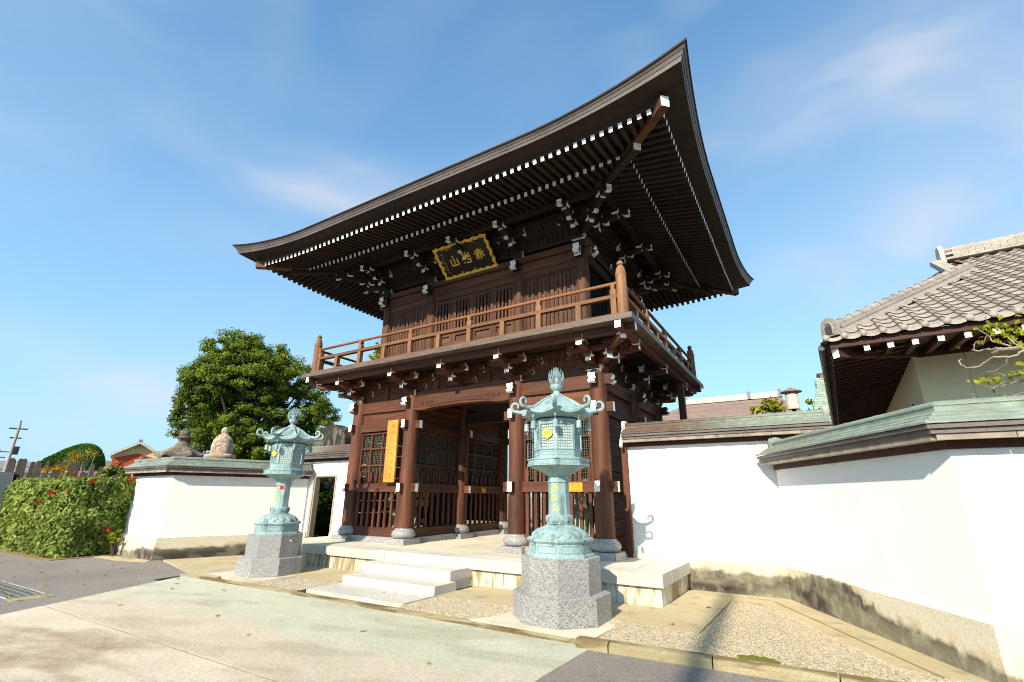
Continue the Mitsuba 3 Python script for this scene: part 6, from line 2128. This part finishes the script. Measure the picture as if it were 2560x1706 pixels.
m.build(br + '__branches', 'bark_pale', 50)
LP = []
for c, s, n in (((-.12, .28), (.16, .12), 46), ((-.26, .22), (.10, .08), 20), ((.05, .18), (.14, .08), 30), ((.12, .35), (.08, .06), 12), ((-.42, -.32), (.09, .04), 12), ((-.28, -.26), (.05, .03), 6), ((-.12, -.32), (.14, .04), 18), ((.05, -.24), (.10, .06), 24),
                ((-.38, -.52), (.03, .03), 3), ((-.42, .20), (.02, .02), 3), ((-.30, .0), (.02, .03), 2), ((.35, .25), (.2, .2), 40), ((.35, -.3), (.15, .15), 24), ((-.60, -.31), (.05, .015), 3)):
    LP += [(c[0] + rng.normal() * s[0], c[1] + rng.normal() * s[1]) for _ in range(n)]
P = np.array([BP(*q) for q in LP]) + rng.normal(size=(len(LP), 3)) * [0, .07, 0]
m = M()
leaf_quads(m, P, rng.normal(size=P.shape) + [0, -1.1, .6], .062 + .03 * rng.random(len(P)), .62, rng.random(len(P)) < .03, np.clip(rng.normal(.45, .25, len(P)), 0, 1))
m.build(br + '__leaves', 'leaf_yellow')
# ground cover behind the open doorway
gc = thing('broadleaf_tree', 'shrubbery behind the open doorway, its leaves coloured dark in place of shade', 'tree')
P, N, tone, C = crown([(np.array(a), b) for a, b in (((-13.6, 11.0, 1.1), .75), ((-14.3, 11.1, .9), .8), ((-13.1, 11.0, .7), .7), ((-13.9, 11.1, 1.9), .7), ((-14.7, 11.2, 1.7), .6))], 80, 12000, .1, .3, 15)
m = M()
leaf_quads(m, P, N, .11, .5, 0, tone)
m.build(gc + '__crown', 'leaf_shade')
m = M()
limbs(m, np.array([-13.8, 11.1, -.1]), np.array([-13.8, 11.1, .6]), C[::8], .08, 16)
m.build(gc + '__trunk', 'bark', 50)

# ---- small things on the ground
gr = thing('drain_grate', 'steel grating set in the asphalt at the left', 'grate')
ga, gb_, gd = np.array([-12.6, 2.86]), np.array([-10.62, 2.92]), np.array([0, .45])
for k in range(20):
    p = np.array([-12.68 + k * .105, 2.92])
    M().beam((p[0], p[1], .0), (p[0], p[1] + .40, .0), .010, .02).build(gr + '__bar', 'grate_steel')
for k in range(4):
    M().beam((-12.72, 2.95 + k * .105, -.002), (-10.62, 2.95 + k * .105, -.002), .014, .014).build(gr + '__cross_bar', 'grate_steel')
m = M()
slab(m, [(-10.61, 2.86), (-10.25, 2.84), (-10.3, 3.38), (-10.61, 3.36)], -.04, -.001)
m.build(gr + '__concrete_patch', 'kerb_stone')
M().box((-11.68, 3.11, -.022), (2.10, .46, .042)).build(gr + '__pit_shade', 'void_dark')  # flat dark slab imitates the unlit depth under the bars
for x_, y_, sx_, sy_ in ((-11.68, 2.885, 2.12, .02), (-11.68, 3.335, 2.12, .02), (-10.62, 3.11, .02, .43)):
    M().box((x_, y_, .0), (sx_, sy_, .02)).build(gr + '__frame', 'grate_steel')
structure('moss_patch')
m = M()
g_ = Point(-.72, 5.83).buffer(.13)
for k in range(260):
    a, r = rng.random() * 6.28, .14 * math.sqrt(rng.random())
    V = trimesh.creation.icosphere(1, .018)
    m.add(np.asarray(V.vertices) * (1, 1, .5) + [-.72 + r * 1.3 * math.cos(a), 5.83 + r * .7 * math.sin(a), .018], V.faces)
m.build('moss_patch', 'moss', 60)
spots = [(-13.6, 4.1), (-13.1, 4.5), (-12.6, 4.0), (-12.0, 4.6), (-14.4, 4.3), (-11.6, 3.6), (-11.2, 4.0), (-12.2, 3.1), (-11.5, 3.05), (-12.4, 3.3), (-11.9, 3.2), (-10.9, 3.0), (-13.2, 3.6), (-15.4, 4.4), (-14.6, 4.0), (-16.5, 4.2), (-12.9, 5.2), (-13.6, 5.3), (-10.4, 4.4), (-9.4, 4.6), (-8.7, 3.6), (-8.6, 5.0), (-4.75, 4.5), (-3.35, 4.05), (-9.9, 4.9), (-12.4, 5.6), (-10.5, 5.2), (-6.2, 6.25), (-1.55, 8.0), (-1.75, 6.72), (-6.9, 4.0), (-5.7, 3.7)]
lf = []
for v_ in range(4):
    a = np.linspace(0, 1, 7)
    w = .5 * np.sin(a * np.pi) ** .8 * .55
    m = M()
    up_ = .10 * np.sin(a * np.pi * (1 + .3 * v_)) * (1 if v_ % 2 else -.4) + .02
    mid = np.stack([a - .5, 0 * a, up_], 1)
    L_ = np.stack([a - .5, w, up_ + .10 * w * (v_ + 1)], 1)
    R_ = np.stack([a - .5, -w, up_ + .06 * w * (3 - v_)], 1)
    m.loft([L_, mid, R_], r=.15 + .25 * v_)
    lf.append(m.shape('leaf_fallen'))
for i, (x, y) in enumerate(spots):
    k = thing('fallen_leaf', 'small dry fallen leaf lying on the paving', 'leaf', 'fallen leaves scattered on the paving')
    s = .07 + .05 * rng.random()
    scene[k] = {**lf[i % 4], 'to_world': T().translate([x, y, .03 if 6 < y else .008]).rotate([0, 0, 1], float(rng.random() * 360)).scale([s, s, s])}
